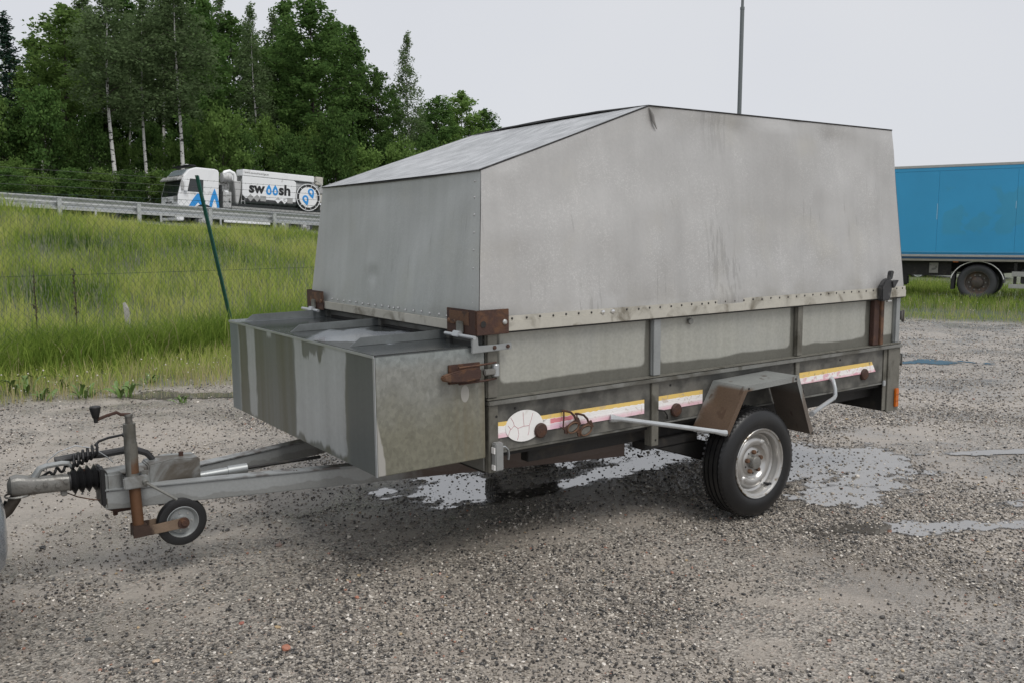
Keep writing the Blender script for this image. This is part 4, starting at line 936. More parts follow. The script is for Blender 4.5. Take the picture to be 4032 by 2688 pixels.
def truck_wheel(x, y0, y1, r, parent, rim_m, tyre_m, dual=False, rr=.29, name='truck_wheel'):
    yo = y0; d = 1 if y1 > y0 else -1; w_ = abs(y1-y0)
    c = (x, yo, r)
    H = lambda pr: [(a, h*d) for a, h in pr]
    o = MB().lathe(H([(rr, .03), (rr+.03, .012), (r*.80, 0), (r*.90, .005), (r*.965, .03), (r, .06), (r, w_-.06), (r*.965, w_-.03), (r*.8, w_), (rr, w_-.03)]), c, 'y', 48, True).build(name, tyre_m, parent, smooth=True)
    prf = [(rr+.004, .028), (rr-.014, .035), (rr-.03, .06), (rr-.04, .11), (rr-.07, .13), (.15, .13), (.14, .09), (.10, .06), (0, .055)] if dual else [(rr+.004, .028), (rr-.02, .035), (rr-.05, .05), (.17, .03), (.15, .0), (.12, -.03), (0, -.04)]
    MB().lathe(H(prf), c, 'y', 36).build('wheel_rim', rim_m, o, smooth=True)
    for i in range(10):
        a = 2*PI*i/10; q = (x+.19*math.cos(a), yo+d*(.125 if dual else .035), r+.19*math.sin(a))
        MB().lathe(H([(.022, 0), (.020, -.03), (0, -.03)]), q, 'y', 6).build('wheel_nut', cast, o)
    return o
trim_ = simple('dusty truck rim', (.085, .072, .062), .6, .2, .35, 8, 60, .2, (.15, .10, .07), .4); ttyre = simple('dusty truck tyre', (.052, .053, .056), .6, 0, .3, 5, 60, .2)
for y0, y1 in ((.10, .36), (.40, .66), (2.42, 2.16), (2.12, 1.86)): truck_wheel(0, y0, y1, .46, bt_, trim_, ttyre, True)
MB().box(-.06, .06, .3, 2.2, .40, .52).build('rear_axle', dark, bt_)
arc = [(.60*math.cos(a), .46+.535*math.sin(a)) for a in [PI*(.00+1.0*k/18) for k in range(19)]]
fo = [(p[0]*1.0, p[1]) for p in arc]; fi_ = [(p[0]*.97, .46+(p[1]-.46)*.97) for p in arc]
mf = MB()
for i in range(18): mf.prism([fo[i], fo[i+1], fi_[i+1], fi_[i]], 'y', .07, .68)
mf.build('mudguard', blackp, bt_)
MB().tube([(p[0]*1.003, .066, .46+(p[1]-.46)*1.003) for p in arc[1:-1]], .011, 6).build('mudguard_trim', m_ball, bt_, smooth=True)
for z0, z1, u0 in ((.63, .755, .76), (.34, .445, .70)): MB().box(u0, 3.6, .055, .085, z0, z1).build('side_guard', alu, bt_, bevel=.008)
for u in (.80, 2.2, 3.4): MB().box(u, u+.07, .088, .14, .36, .97).build('guard_bracket', dark, bt_)
MB().box(.95, 1.6, .2, .6, .45, .8).build('tool_box', blackp, bt_, bevel=.02)
# cab, out of the frame on the right
cabp = MB().prism([(R1+.12, .55), (R1+1.95, .55), (R1+1.98, 1.35), (R1+1.78, 2.35), (R1+1.5, 2.55), (R1+.12, 2.6)], 'y', .06, 2.44).build('cab', m_blue, bt_, bevel=.04)
MB().prism([(R1+.75, 1.45), (R1+1.72, 1.40), (R1+1.55, 2.15), (R1+.75, 2.15)], 'y', .052, .058).build('side_window', m_glass, bt_)
MB().prism([(R1+1.965, 1.45), (R1+1.99, 1.45), (R1+1.83, 2.25), (R1+1.80, 2.25)], 'y', .2, 2.3).build('windscreen', m_glass, bt_)
MB().box(R1+1.90, R1+2.02, .06, 2.44, .40, .75).build('front_bumper', blackp, bt_, bevel=.03)
for y0, y1 in ((.10, .38), (2.42, 2.14)): truck_wheel(R1+.95, y0, y1, .46, bt_, trim_, ttyre)
# pale car standing farther back, seen under the truck
c2 = make_car(carpaint('pale silver paint', (.45, .46, .47)), 'pale silver car glimpsed under the blue truck')
pc = on_ground(2145, 640); car_at(c2, (pc.x-1.6, pc.y+.2), Vector((1, -.25, 0)))

# ================================================================== white tank truck on the motorway
TS = .79; tw0 = Vector((-18.728, 48.0, 0)); DSV, DTV = Vector((*DS, 0)), Vector((*DT, 0))
tk0 = tw0+DSV*TS
SLOPE = math.atan(.0445)
tk = empty('tank_truck'); zt0 = 2.13
rotz = math.atan2(DS[1], DS[0])
tk.matrix_world = Matrix.Translation((tk0.x, tk0.y, zt0)) @ Matrix.Rotation(rotz, 4, 'Z') @ Matrix.Rotation(SLOPE, 4, 'Y')
tag(tk, 'white tank truck with blue drops and black lettering driving behind the guard rail', 'truck')
white = simple('white truck paint', (.86, .87, .87), .3, 0, .06, 2, 60, 0, (.5, .5, .48), .1)
tgrey = simple('grey tank paint', (.38, .385, .385), .4, .1, .15, 3, 60, 0)
tblue = simple('blue drop print', (.03, .30, .72), .4, 0, .05, 4, 60, 0); tblk = simple('black print', (.012, .012, .013), .4, 0, .1, 4, 60, 0)
tdark = simple('dark truck parts', (.025, .027, .028), .55, .1, .3, 6, 60, .1); tgm = simple('worn grey metal', (.50, .50, .49), .4, .3, .25, 7, 60, .1, (.16, .15, .14), .3)
CW = 2.5
# cab: rounded upright box; windscreen and grille look towards -x
cab_prof = [(.10, .72), (2.30, .72), (2.30, 3.28), (2.12, 3.38), (1.0, 3.38), (.62, 3.25), (.30, 2.85), (.22, 2.65), (.02, 1.75), (.0, .95)]
cb = MB().prism(cab_prof, 'y', .0, CW).build('cab', white, tk, bevel=.05)
MB().prism([(.010, 1.78), (.002, 1.74), (.200, 2.60), (.218, 2.62)], 'y', .12, CW-.12).build('windscreen', m_glass, cb)
MB().prism([(-.02, 1.72), (.012, 1.72), (.02, 1.55), (-.02, 1.55)], 'y', .1, CW-.1).build('wiper_panel', tdark, cb)
MB().prism([(-.06, 2.58), (.20, 2.66), (.32, 2.88), (.12, 2.84), (-.06, 2.66)], 'y', .0, CW).build('sun_visor', tgm, cb, bevel=.02)
MB().prism([(.30, 2.90), (.60, 3.22), (.575, 3.235), (.27, 2.91)], 'y', .25, CW-.25).build('roof_window', glass('pale roof glass', (.22, .26, .28)), cb)
MB().prism([(.52, 2.04), (1.40, 2.04), (1.40, 2.72), (.66, 2.74)], 'y', -.008, .004).build('side_window', m_glass, cb)
MB().box(.30, .48, -.16, -.02, 2.02, 2.62).build('mirror', white, cb, bevel=.04); MB().box(.16, .26, -.10, -.0, 2.10, 2.60).build('front_mirror', tgm, cb, bevel=.03)
MB().box(-.025, .012, .25, CW-.15, 1.34, 1.74).build('grille', white, cb, bevel=.02)
MB().box(-.035, -.022, .10, .55, 1.46, 1.76).build('grille_corner', tgm, cb, bevel=.01)
MB().prism([(1.0, 1.36), (1.12, 1.36), (1.75, 1.72), (1.63, 1.72)], 'x', -.045, -.028).build('grille_bar', tgm, cb)
MB().lathe([(.12, -.05), (.12, -.03), (.0, -.03)], (0, 1.38, 1.55), 'x', 16).build('grille_badge', tgm, cb)
MB().box(-.035, -.026, .8, 1.7, 1.40, 1.47).build('air_inlet', tdark, cb)
MB().box(-.03, .35, .0, CW, .42, 1.28).build('front_bumper', white, cb, bevel=.05); MB().box(-.035, -.028, .3, CW-.3, .60, 1.10).build('bumper_grille', tdark, cb)
MB().box(.62, 1.0, -.0, CW, 3.42, 3.50).build('light_bar', tdark, cb, bevel=.03); MB().box(.55, 1.05, .4, .9, 3.50, 3.53).build('light_bar_lens', white, cb, bevel=.01)
MB().box(1.25, 1.52, -.014, -.008, 1.52, 1.62).build('door_handle', tdark, cb)
# wheel arch and front wheel
MB().prism([(1.44+.72*math.cos(a), .62+.78*math.sin(a)) for a in [PI*k/16 for k in range(17)]], 'y', -.045, .3).build('wheel_arch', tdark, cb)
for y0, y1 in ((.0, .32), (CW, CW-.32)): truck_wheel(1.44, y0-.02 if y0 < 1 else y0+.02, y1, .50, tk, tgm, ttyre)
for x in (6.3, 7.7):
    for y0, y1 in ((.0, .6), (CW, CW-.6)): truck_wheel(x, y0+.02 if y0 < 1 else y0-.02, y1, .50, tk, tgm, ttyre, True)
def drop(cx, cz, h, w_, y, ang=0., inner=.55, mirror=1, zmin=0.):
    """flat drop print with a lighter eye; the point is up"""
    def sh(k, off):
        pts = []
        for i in range(28):
            a = 2*PI*i/28; rx = w_/2*math.sin(a)*math.cos(a/2-PI/2)**.0
            tpr = (1-math.cos(a))/2
            xx = w_/2*math.sin(a)*(tpr**.5)*1.12; zz = h/2*math.cos(a)
            xx, zz = xx*k, zz*k+off
            pts.append((cx+mirror*(xx*math.cos(ang)-zz*math.sin(ang)), max(zmin, cz+xx*math.sin(ang)+zz*math.cos(ang))))
        return pts
    o = MB().prism(sh(1, 0), 'y', y-.008, y).build('drop_print', tblue, tk)
    MB().prism(sh(inner, -h*.10), 'y', y-.014, y-.0085).build('drop_eye', white, o)
drop(1.10, 1.22, 1.55, 1.25, -.020, 0, .52, zmin=1.25); drop(2.03, 1.50, 1.60, .66, -.020, 0, .50, zmin=1.25)
# behind the cab: intake, hose arch, ladder, cabinet
MB().box(2.38, 3.05, .35, 2.2, .8, 2.7).build('engine_unit', tgm, tk, bevel=.05)
MB().box(2.36, 2.50, .02, .5, 1.0, 2.55).build('intake_stack', tdark, tk, bevel=.03)
MB().cyl((2.50, .15, 2.95), (3.0, .15, 2.95), .28, n=20).build('air_filter', tgm, tk, smooth=True)
MB().cyl((2.88, .06, 3.0), (2.90, -.02, 3.0), .24, n=20).build('filter_cover', white, tk, smooth=True)
MB().tube([(2.75, .5, 2.6), (2.72, .5, 3.05), (2.85, .5, 3.30), (3.10, .5, 3.38), (3.36, .5, 3.28), (3.45, .5, 3.05), (3.45, .5, 2.5)], .12, 14).build('suction_pipe', white, tk, smooth=True)
MB().prism([(3.20, 2.85), (3.66, 2.85), (3.62, 2.2), (3.46, 1.45), (3.36, 1.45), (3.30, 2.2)], 'y', .1, .7).build('dust_hopper', simple('pale grey hopper', (.52, .52, .51), .4, 0, .1, 3, 60, 0), tk, bevel=.03)
MB().box(2.60, 2.90, .0, .22, 2.0, 2.26).build('work_lamp', white, tk, bevel=.05)
for u in (3.66, 3.86): MB().box(u, u+.035, .12, .17, 1.6, 3.0).build('ladder_rail', tgm, tk)
for z in np.arange(1.75, 2.95, .3): MB().box(3.66, 3.895, .125, .165, z, z+.04).build('ladder_rung', tgm, tk)
MB().box(2.54, 3.03, .0, .5, 1.30, 2.20).build('side_cabinet', tgm, tk, bevel=.02); MB().lathe([(0, -.01), (.06, -.01), (.06, 0)], (2.92, .0, 1.65), 'y', 14).build('cabinet_lock', tdark, tk)
# tank with white shell, hose trough on top
tx0, tx1 = 3.86, 8.5
rg = []
for x in (tx0, tx1): rg.append([(x, y, z) for (x, y, z) in se_ring(x, 1.22, 1.62, 3.30, .55, 32, 1.25)])
MB().loft(rg).build('tank', tgrey, tk, smooth=True)
MB().prism([(3.66, 2.12), (3.85, 1.92), (6.98, 1.90), (7.02, 2.0), (7.02, 3.05), (6.9, 3.16), (3.66, 3.17)], 'y', -.015, .03).build('tank_panel', white, tk, bevel=.02)
MB().box(3.69, 8.20, -.02, .9, 3.18, 3.54).build('hose_trough', white, tk, bevel=.03)
MB().box(3.0, 8.9, .1, 2.4, .95, 1.60).build('tank_frame', tdark, tk)
MB().box(3.04, 8.95, -.03, .02, 1.28, 1.42).build('side_skirt', alu, tk, bevel=.02); MB().box(3.04, 8.95, -.02, .03, 1.05, 1.24).build('lower_skirt', tdark, tk, bevel=.02)
MB().box(2.6, 5.4, -.02, .03, .48, .62).build('lower_guard', white, tk, bevel=.02)
sgm = simple('grey hazard plate', (.40, .40, .39), .4, .2, .1, 5, 60, 0)
for k, (x, wht) in enumerate(((4.15, 0), (4.55, 0), (5.85, 1), (6.27, 1))):
    o = MB().prism([(x-.21, 1.97), (x, 1.76), (x+.21, 1.97), (x, 2.18)], 'y', -.030, -.016).build('hazard_diamond', white if wht else sgm, tk)
    if wht:
        for q in range(-3, 4):
            if k == 2: MB().box(x+q*.045-.009, x+q*.045+.009, -.034, -.0305, 1.97, 2.14-abs(q)*.046).build('diamond_mark', tblk, o)
        if k == 3: MB().tube([(x+.05, -.031, 2.03), (x-.04, -.031, 2.04), (x-.05, -.031, 1.95), (x+.06, -.031, 1.90)], .012, 5).build('diamond_mark', tblk, o)
for x in (4.93, 6.62): MB().box(x-.18, x+.18, -.030, -.016, 1.82, 2.13).build('number_plate', sgm, tk, bevel=.005)
# hose drum at the rear
sp = MB().lathe([(.62, -.05), (.78, -.04), (.79, .02), (.78, .42), (.0, .42)], (7.79, -.04, 2.26), 'y', 40).build('hose_drum', tdark, tk, smooth=True)
MB().lathe([(0, -.062), (.60, -.062), (.61, -.05)], (7.79, -.04, 2.26), 'y', 40).build('drum_disc', white, sp, smooth=True)
MB().lathe([(.76, -.058), (.80, -.058), (.80, -.03), (.76, -.03)], (7.79, -.04, 2.26), 'y', 48, True).build('drum_rim', white, sp)
for i in range(12):
    a = 2*PI*i/12+.25; MB().tube([(7.79+.61*math.cos(a), -.095, 2.26+.61*math.sin(a)), (7.79+.77*math.cos(a), -.095, 2.26+.77*math.sin(a))], .013, 5).build('drum_spoke', white, sp)
drop(7.98, 2.49, .62, .46, -.106, PI+.35, .42); drop(7.62, 2.07, .62, .46, -.106, PI+.35, .42)
for i, (x, z, sx, sz) in enumerate(((8.35, 3.05, .5, .5), (8.55, 2.55, .35, .4), (8.62, 2.0, .3, .5), (8.70, 1.5, .25, .4))):
    MB().box(x, x+sx, .05, .5, z, z+sz).build('valve_block', tgm if i % 2 else simple('cream valves', (.55, .53, .47), .45, .1, .2, 6, 60, .1), tk, bevel=.04)
for y_ in (.1, .5): MB().tube([(8.3, y_, 3.3), (8.7, y_, 3.15), (8.85, y_, 2.6), (8.8, y_, 1.4)], .06, 10).build('hose', tgm, tk, smooth=True)
def text(name, body, size, x, z, y, mat, parent, bold=0., width=None):
    cu = bpy.data.curves.new(name, 'FONT'); cu.body = body; cu.size = size; cu.extrude = .004; cu.offset = bold; cu.resolution_u = 3
    o = bpy.data.objects.new(name, cu); COL.objects.link(o); bpy.context.view_layer.update()
    me = bpy.data.meshes.new_from_object(o.evaluated_get(bpy.context.evaluated_depsgraph_get())); bpy.data.objects.remove(o)
    xs = [v.co.x for v in me.vertices]; x0, x1 = min(xs), max(xs); k = width/(x1-x0) if width else 1
    for v in me.vertices: v.co.x = (v.co.x-x0)*k
    me.materials.clear(); q = obj(name, me, mat, parent, (x, y, z)); q.rotation_euler = (PI/2, 0, 0); return q
text('lettering', 'sw', .82, 4.06, 2.28, -.022, tblk, tk, .03, .98); text('lettering', 'sh', .82, 5.90, 2.28, -.022, tblk, tk, .03, .74)
for cx in (5.28, 5.68): drop(cx, 2.51, .60, .40, -.016, 0, .40)
text('web_address', 'www.swooshsverige.se', .17, 3.80, 3.32, -.026, simple('grey print', (.30, .30, .30), .4, 0, .1, 4, 60, 0), tk, 0, 1.45)

# ================================================================== guard rail, median barrier, lamp mast
gz = simple('galvanised guard rail', (.56, .57, .575), .35, .6, .15, 2, 40, .05)
gp = simple('guard rail post', (.48, .49, .49), .45, .4, .2, 5, 40, .05)
def rail_pt(s, t, dz): X_, Y_ = xy(s, t); return Vector((X_, Y_, float(zroad(s))+dz))
gr = empty('guard_rail', rail_pt(8.65, 25.07, 0)); tag(gr, 'galvanised double wave guard rail along the near edge of the motorway', 'guard rail')
gl = gr.location
def wbeam(s0, s1, t, base, out_):
    prof = [(0, .31), (.0, .285), (out_*.07, .25), (out_*.08, .215), (out_*.02, .175), (.0, .155), (out_*.02, .135), (out_*.08, .095), (out_*.07, .06), (0, .025), (0, 0)]
    mb = MB(); vs_, fs_ = [], []; ss_ = np.linspace(s0, s1, int((s1-s0)/4)+2); k = len(prof)
    for s in ss_:
        for (o, z) in prof: vs_.append(rail_pt(s, t+o, base+z)-gl)
    for i in range(len(ss_)-1):
        for j in range(k-1): fs_.append((i*k+j, (i+1)*k+j, (i+1)*k+j+1, i*k+j+1))
    return mb.add(vs_, fs_)
wbeam(-12, 44, 25.15, .34, .9).build('rail_beam', gz, gr, smooth=True)
pm = MB()
for (a, b, c, d) in ((-.05, .05, -.004, .0), (-.05, -.045, 0, .05), (.045, .05, 0, .05)): pm.box(a, b, c, d, -.25, .60)
pme = pm.mesh('rail_post', False, .0); pme.materials.append(gp)
for k in range(-6, 16):
    s = 8.65+2*k; o = obj('rail_post', pme, None, gr, rail_pt(s, 25.05, 0)-gl); o.rotation_euler = (0, 0, rotz)
    bb = obj('rail_block', MB().box(-.035, .035, .055, .10, .42, .56).mesh('rail_block') if k == -6 else bpy.data.meshes['rail_block'], gp if k == -6 else None, o)
mb0 = empty('median_barrier', rail_pt(16, 38.0, .38)); tag(mb0, 'thin posted cable barrier in the middle of the motorway', 'barrier'); ml = mb0.location
tp_ = MB().box(-.04, .04, -.02, .02, 0, .75).mesh('barrier_post'); tp_.materials.append(gp)
for k in range(-6, 14): o = obj('barrier_post', tp_, None, mb0, rail_pt(14+2.6*k, 38.0, .38)-ml); o.rotation_euler = (0, 0, rotz)
for z in (.50, .64): MB().tube([rail_pt(s, 38.0, .38+z)-ml for s in np.linspace(-2, 48, 12)], .012, 5).build('barrier_cable', gp, mb0)
lp = at_depth(1698, 262, 40); lm = empty('lamp_mast', (lp.x, lp.y, float(ground_z(lp.x, lp.y)))); tag(lm, 'tall thin grey stepped mast rising behind the canopy', 'mast')
mm = simple('grey mast paint', (.16, .175, .18), .45, .3, .12, 1, 40, .0); z0_ = lm.location.z
for a, b, r_ in ((-.3, 6.95-z0_, .105), (6.95-z0_, 11.55-z0_, .092), (11.55-z0_, 17.0, .062)): MB().cyl((0, 0, a), (0, 0, b), r_, r_*.97, 16).build('mast_section', mm, lm, smooth=True)
for z in (6.95-z0_, 11.55-z0_): MB().cyl((0, 0, z-.06), (0, 0, z+.05), .11 if z < 8 else .098, n=16).build('mast_collar', mm, lm, smooth=True)
MB().tube([(0, 0, 16.9), (0, 0, 17.3), (.4, .3, 17.5), (1.2, .9, 17.55)], [.06, .055, .05, .06], 8).build('mast_arm', mm, lm, smooth=True)

# ================================================================== chain link fence with barbed wire and a leaning post
F0, F1 = Vector((-5.63, 9.75, 0)), Vector((-2.96, 13.7, 0)); FD = (F1-F0).normalized(); FL0, FL1 = -3.0, 9.0
fw = simple('green coated wire', (.022, .048, .036), .5, .1, .2, 10, 60, 0); fg = simple('green post paint', (.010, .085, .070), .35, 0, .25, 9, 60, .1, (.11, .16, .14), .12)
fe_ = empty('chain_link_fence', F0); tag(fe_, 'green chain link fence with barbed wire along the grass bank', 'fence')
def fpt(l, z): p = FD*l; return Vector((p.x, p.y, z))
fm = MB(); H0, H1, DM = .14, 2.03, .088; Hh = H1-H0
for fam in (1, -1):
    l = FL0-Hh if fam > 0 else FL0
    while l < (FL1 if fam > 0 else FL1+Hh):
        a, b = (l, l+fam*Hh)
        t0, t1 = 0., 1.
        for lim, sg in ((FL0, 1), (FL1, -1)):
            va, vb = (a-lim)*sg, (b-lim)*sg
            if va < 0 and vb < 0: t1 = -1; break
            if va < 0: t0 = max(t0, va/(va-vb))
            if vb < 0: t1 = min(t1, va/(va-vb))
        if t1 > t0:
            fm.tube([fpt(a+(b-a)*t0, H0+Hh*t0), fpt(a+(b-a)*t1, H0+Hh*t1)], .0013, 3, cap=False)
        l += DM
fm.build('wire_mesh', fw, fe_)
for z in (H1, 1.1, .16): MB().tube([fpt(FL0, z), fpt((FL0+FL1)/2, z-.008), fpt(FL1, z)], .0024, 4).build('tension_wire', fw, fe_)
fb = simple('rusty barbed wire', (.10, .105, .10), .5, .4, .3, 20, 60, 0)
for q, z in enumerate((2.12, 2.21, 2.30)):
    bw = MB().tube([fpt(l, z-.01*math.sin((l-FL0)/(FL1-FL0)*PI)) for l in np.linspace(FL0, FL1, 14)], .0020, 4)
    for l in np.arange(FL0+.05*q, FL1, .105):
        p = fpt(l, z-.01*math.sin((l-FL0)/(FL1-FL0)*PI))
        bw.tube([p+Vector((-.008, .004, -.012)), p+Vector((.008, -.004, .012))], .0013, 3)
    bw.build('barbed_wire', fb, fe_)
pB, pT = Vector((-3.86, 12.37, .0)), Vector((-4.17, 11.9, 2.35)); dd = (pT-pB); k1 = FD*.058; k2 = Vector((FD.y, -FD.x, 0))*.06
lpost = MB()
for (w0, w1) in ((Vector((0, 0, 0)), None),):
    for e1, e2 in ((k1, k2*.12), (k1*.12, k2)):
        b = [pB-Vector(F0)-dd*.06-e1*.5, pB-F0-dd*.06+e1*.5, pB-F0-dd*.06+e1*.5+e2, pB-F0-dd*.06-e1*.5+e2]
        b = [p-(k1*.44 if e1 is not k1 else k1*0) for p in b]
        lpost.loft([b, [p+dd*1.06 for p in b]])
lpost.build('leaning_post', fg, fe_)
for off in (-3.0, 3.0):
    p0 = FD*(5.0+off); MB().box(-.025, .025, -.025, .025, -.1, 2.3).build('fence_post', fg, fe_, loc=(p0.x, p0.y, 0)) if off > 0 else None

# ================================================================== trees
def leaf_material(name, c1, c2, trans=.45):
    t = NT(name); a = t.attr('rnd'); oi = t.nt.nodes.new('ShaderNodeObjectInfo'); r = X(t.nt, oi.outputs['Random'])
    n = t.noise(.35, 3)
    col = t.scale(t.mix(a*.7+n*.5-.1, c1, c2), r*.35+.82)
    d = t.nt.nodes.new('ShaderNodeBsdfDiffuse'); tr = t.nt.nodes.new('ShaderNodeBsdfTranslucent'); mxs = t.nt.nodes.new('ShaderNodeMixShader'); mxs.inputs[0].default_value = trans
    t.nt.links.new(col, d.inputs[0]); t.nt.links.new(col, tr.inputs[0]); t.nt.links.new(d.outputs[0], mxs.inputs[1]); t.nt.links.new(tr.outputs[0], mxs.inputs[2]); t.nt.links.new(mxs.outputs[0], t.o.inputs[0])
    return t.m
lf_birch = leaf_material('birch leaves', (.10, .15, .068), (.19, .265, .12)); lf_broad = leaf_material('dark broad leaves', (.06, .125, .038), (.15, .245, .07))
lf_light = leaf_material('light green leaves', (.11, .19, .05), (.22, .33, .095)); lf_spruce = leaf_material('spruce needles', (.022, .046, .034), (.046, .078, .054), .1)
bark = simple('brown bark', (.055, .045, .036), .85, 0, .4, 5, 40, .6)
def birch_bark():
    t = NT('birch bark'); n = t.noise(1, 3, t.vec((3, 3, 6)), dist=.4).ss(.56, .62); m_ = t.noise(3, 4)
    px, py, pz = t.xyz(); t.set(t.mix(n.mxx((pz-(m_-.5)*.14).ss(.06, .01)), t.scale((.60, .59, .56), (m_-.5)*.5+1), (.045, .042, .04)), .8); return t.m
m_birch = birch_bark()
def leaves(centres, radii, per, size, flat=.8, droop=0.):
    """leaf quads scattered in clumps; returns verts, faces, per-vertex random"""
    n = len(centres)*per
    c = np.repeat(centres, per, 0); r = np.repeat(radii, per)
    d = RNG.normal(size=(n, 3)); d /= np.linalg.norm(d, axis=1, keepdims=True); d *= (RNG.random((n, 1))**.45)
    p = c+d*r[:, None]*np.array([1, 1, flat])
    if droop: p[:, 2] -= droop*r*RNG.random(n)**2*2
    s = size*RNG.uniform(.6, 1.35, n)
    a = RNG.normal(size=(n, 3)); a[:, 2] *= .6; a /= np.linalg.norm(a, axis=1, keepdims=True)
    b = np.cross(a, RNG.normal(size=(n, 3))); b /= np.linalg.norm(b, axis=1, keepdims=True)
    a *= s[:, None]; b *= (s*.62)[:, None]
    V = np.stack([p-a*.5, p+b*.5, p+a*.6, p-b*.5], 1).reshape(-1, 3); F = np.arange(4*n).reshape(-1, 4)
    rnd = np.repeat(np.clip(RNG.normal(.5, .22, n)+np.repeat(RNG.normal(0, .16, len(centres)), per), 0, 1), 4)
    return V, F, rnd
def branch_tree(name, h, crown0, width, prof, leafm, barkm, nb, per, size, r0, droop=0., up=.5, lean=0., gap=0.):
    """unit built tree: trunk with limbs and leaf clumps along the limbs; returns (trunk mesh, crown mesh)"""
    mb = MB(); lb = MB(); rr = random.Random(name+str(h)+str(nb))
    k = 9; path = []
    wx, wy = rr.uniform(0, 6), rr.uniform(0, 6)
    for i in range(k+1):
        z = h*i/k*.97; path.append(Vector((lean*z+.12*math.sin(wx+z*.35), .12*math.sin(wy+z*.31), z-.4 if i == 0 else z)))
    mb.tube(path, [max(.02, r0*(1-.93*i/k)) for i in range(k+1)], 9)
    def tp(z): f = min(.999, z/(h*.97))*k; i = int(f); return path[i].lerp(path[i+1], f-i)
    C, R = [], []
    for j in range(nb):
        f = (j+rr.random())/nb; z = crown0+(h-crown0)*f*.98
        if rr.random() < gap: continue
        L_ = width*.5*prof(f)*rr.uniform(.65, 1.15); an = j*2.39996+rr.uniform(-.5, .5)
        p0 = tp(z*.96); e = up*rr.uniform(.5, 1.3)
        end = p0+Vector((math.cos(an)*L_, math.sin(an)*L_, e*L_-droop*L_*.9)); mid = p0.lerp(end, .5)+Vector((0, 0, .12*L_+droop*L_*.35))
        lb.tube([p0, mid, end], [max(.012, r0*.26*(1-f*.7)), max(.009, r0*.13*(1-f*.7)), .006], 4, cap=False)
        nn_ = max(2, int(L_/.5)+1)
        for q in range(nn_):
            t_ = .3+.7*(q+rr.random()*.6)/nn_; pt = (p0.lerp(mid, t_*2) if t_ < .5 else mid.lerp(end, min(1, t_*2-1)))
            C.append((pt.x+rr.gauss(0, .18), pt.y+rr.gauss(0, .18), pt.z+rr.gauss(0, .18))); R.append(rr.uniform(.34, .72)*(.7+.3*min(1, L_/1.5)))
    for q in range(5): p = tp(h*(.9+.02*q)); C.append((p.x, p.y, p.z+.1)); R.append(.35)
    V, F, rnd = leaves(np.array(C), np.array(R), per, size, .8, droop)
    cm = np_mesh(name+'_crown', V, F, {'rnd': rnd}); cm.materials.append(leafm)
    tm = mb.mesh(name+'_trunk', True); tm.materials.append(barkm)
    lm_ = lb.mesh(name+'_limbs', True); lm_.materials.append(bark)
    return tm, cm, lm_
round_p = lambda f: max(.12, math.sin(PI*min(1, (f*.88+.10)))**.75); tall_p = lambda f: max(.10, (1-f)**.75*min(1, f*4+.5)+.06); cone_p = lambda f: max(.05, (1-f)*1.0)
KIND = {
 'birch': [branch_tree('birch', 18, 8.0, 5.0, lambda f: max(.15, math.sin(PI*min(1, f*.8+.2))), lf_birch, m_birch, 84, 34, .20, .155, .55, .55, gap=.2), branch_tree('birch_b', 18, 7.5, 4.4, tall_p, lf_birch, m_birch, 76, 32, .19, .13, .6, .5, .02, .22)],
 'broad': [branch_tree('broad', 17, 2.6, 7.5, round_p, lf_broad, bark, 92, 34, .25, .22, .0, .45), branch_tree('broad_b', 17, 2.0, 6.5, tall_p, lf_broad, bark, 92, 34, .25, .20, .0, .5)],
 'light': [branch_tree('light', 14, 2.2, 6.0, round_p, lf_light, bark, 72, 32, .24, .14, .0, .5), branch_tree('light_b', 14, 2.0, 5.2, tall_p, lf_light, bark, 66, 30, .23, .13, .05, .5)],
 'spruce': [branch_tree('spruce', 18, 1.6, 5.2, cone_p, lf_spruce, bark, 110, 30, .20, .18, .35, .05)],
 'shrub': [branch_tree('shrub', 5, .3, 4.4, round_p, lf_light, bark, 44, 34, .20, .05, .0, .7), branch_tree('shrub_b', 5.5, .3, 4.0, round_p, lf_broad, bark, 44, 34, .20, .05, .0, .7)],
}
HGT = {'birch': 18, 'broad': 17, 'light': 14, 'spruce': 18, 'shrub': 5}
def plant(kind_, name, x, ytop, t, label, cat, group, wk=1., var=0, rot=None, ybase=None):
    """x: column of the trunk in the photo, ytop: row of its top, t: how far it stands behind the motorway edge"""
    az = ray(x, 400); az = az.x/az.y; Y = t/(DT[1]+DT[0]*az); X_ = az*Y
    zb = float(ground_z(X_, Y)); r_ = ray(x, ytop); zt = CAMH+r_.z/r_.y*Y
    k = max(.2, (zt-zb)/HGT[kind_]); tm, cm, lm_ = KIND[kind_][var % len(KIND[kind_])]
    o = empty(name, (X_, Y, zb)); o.rotation_euler = (0, 0, random.uniform(0, 6.28) if rot is None else rot)
    kw = k*wk*(1 if kind_ in ('shrub',) else .35+.65/k if k > 1 else 1)
    o.scale = (kw, kw, k)
    obj('trunk', tm, None, o); obj('limbs', lm_, None, o); obj('crown', cm, None, o); tag(o, label, cat, group); return o
G1 = 'trees at the edge of the wood'
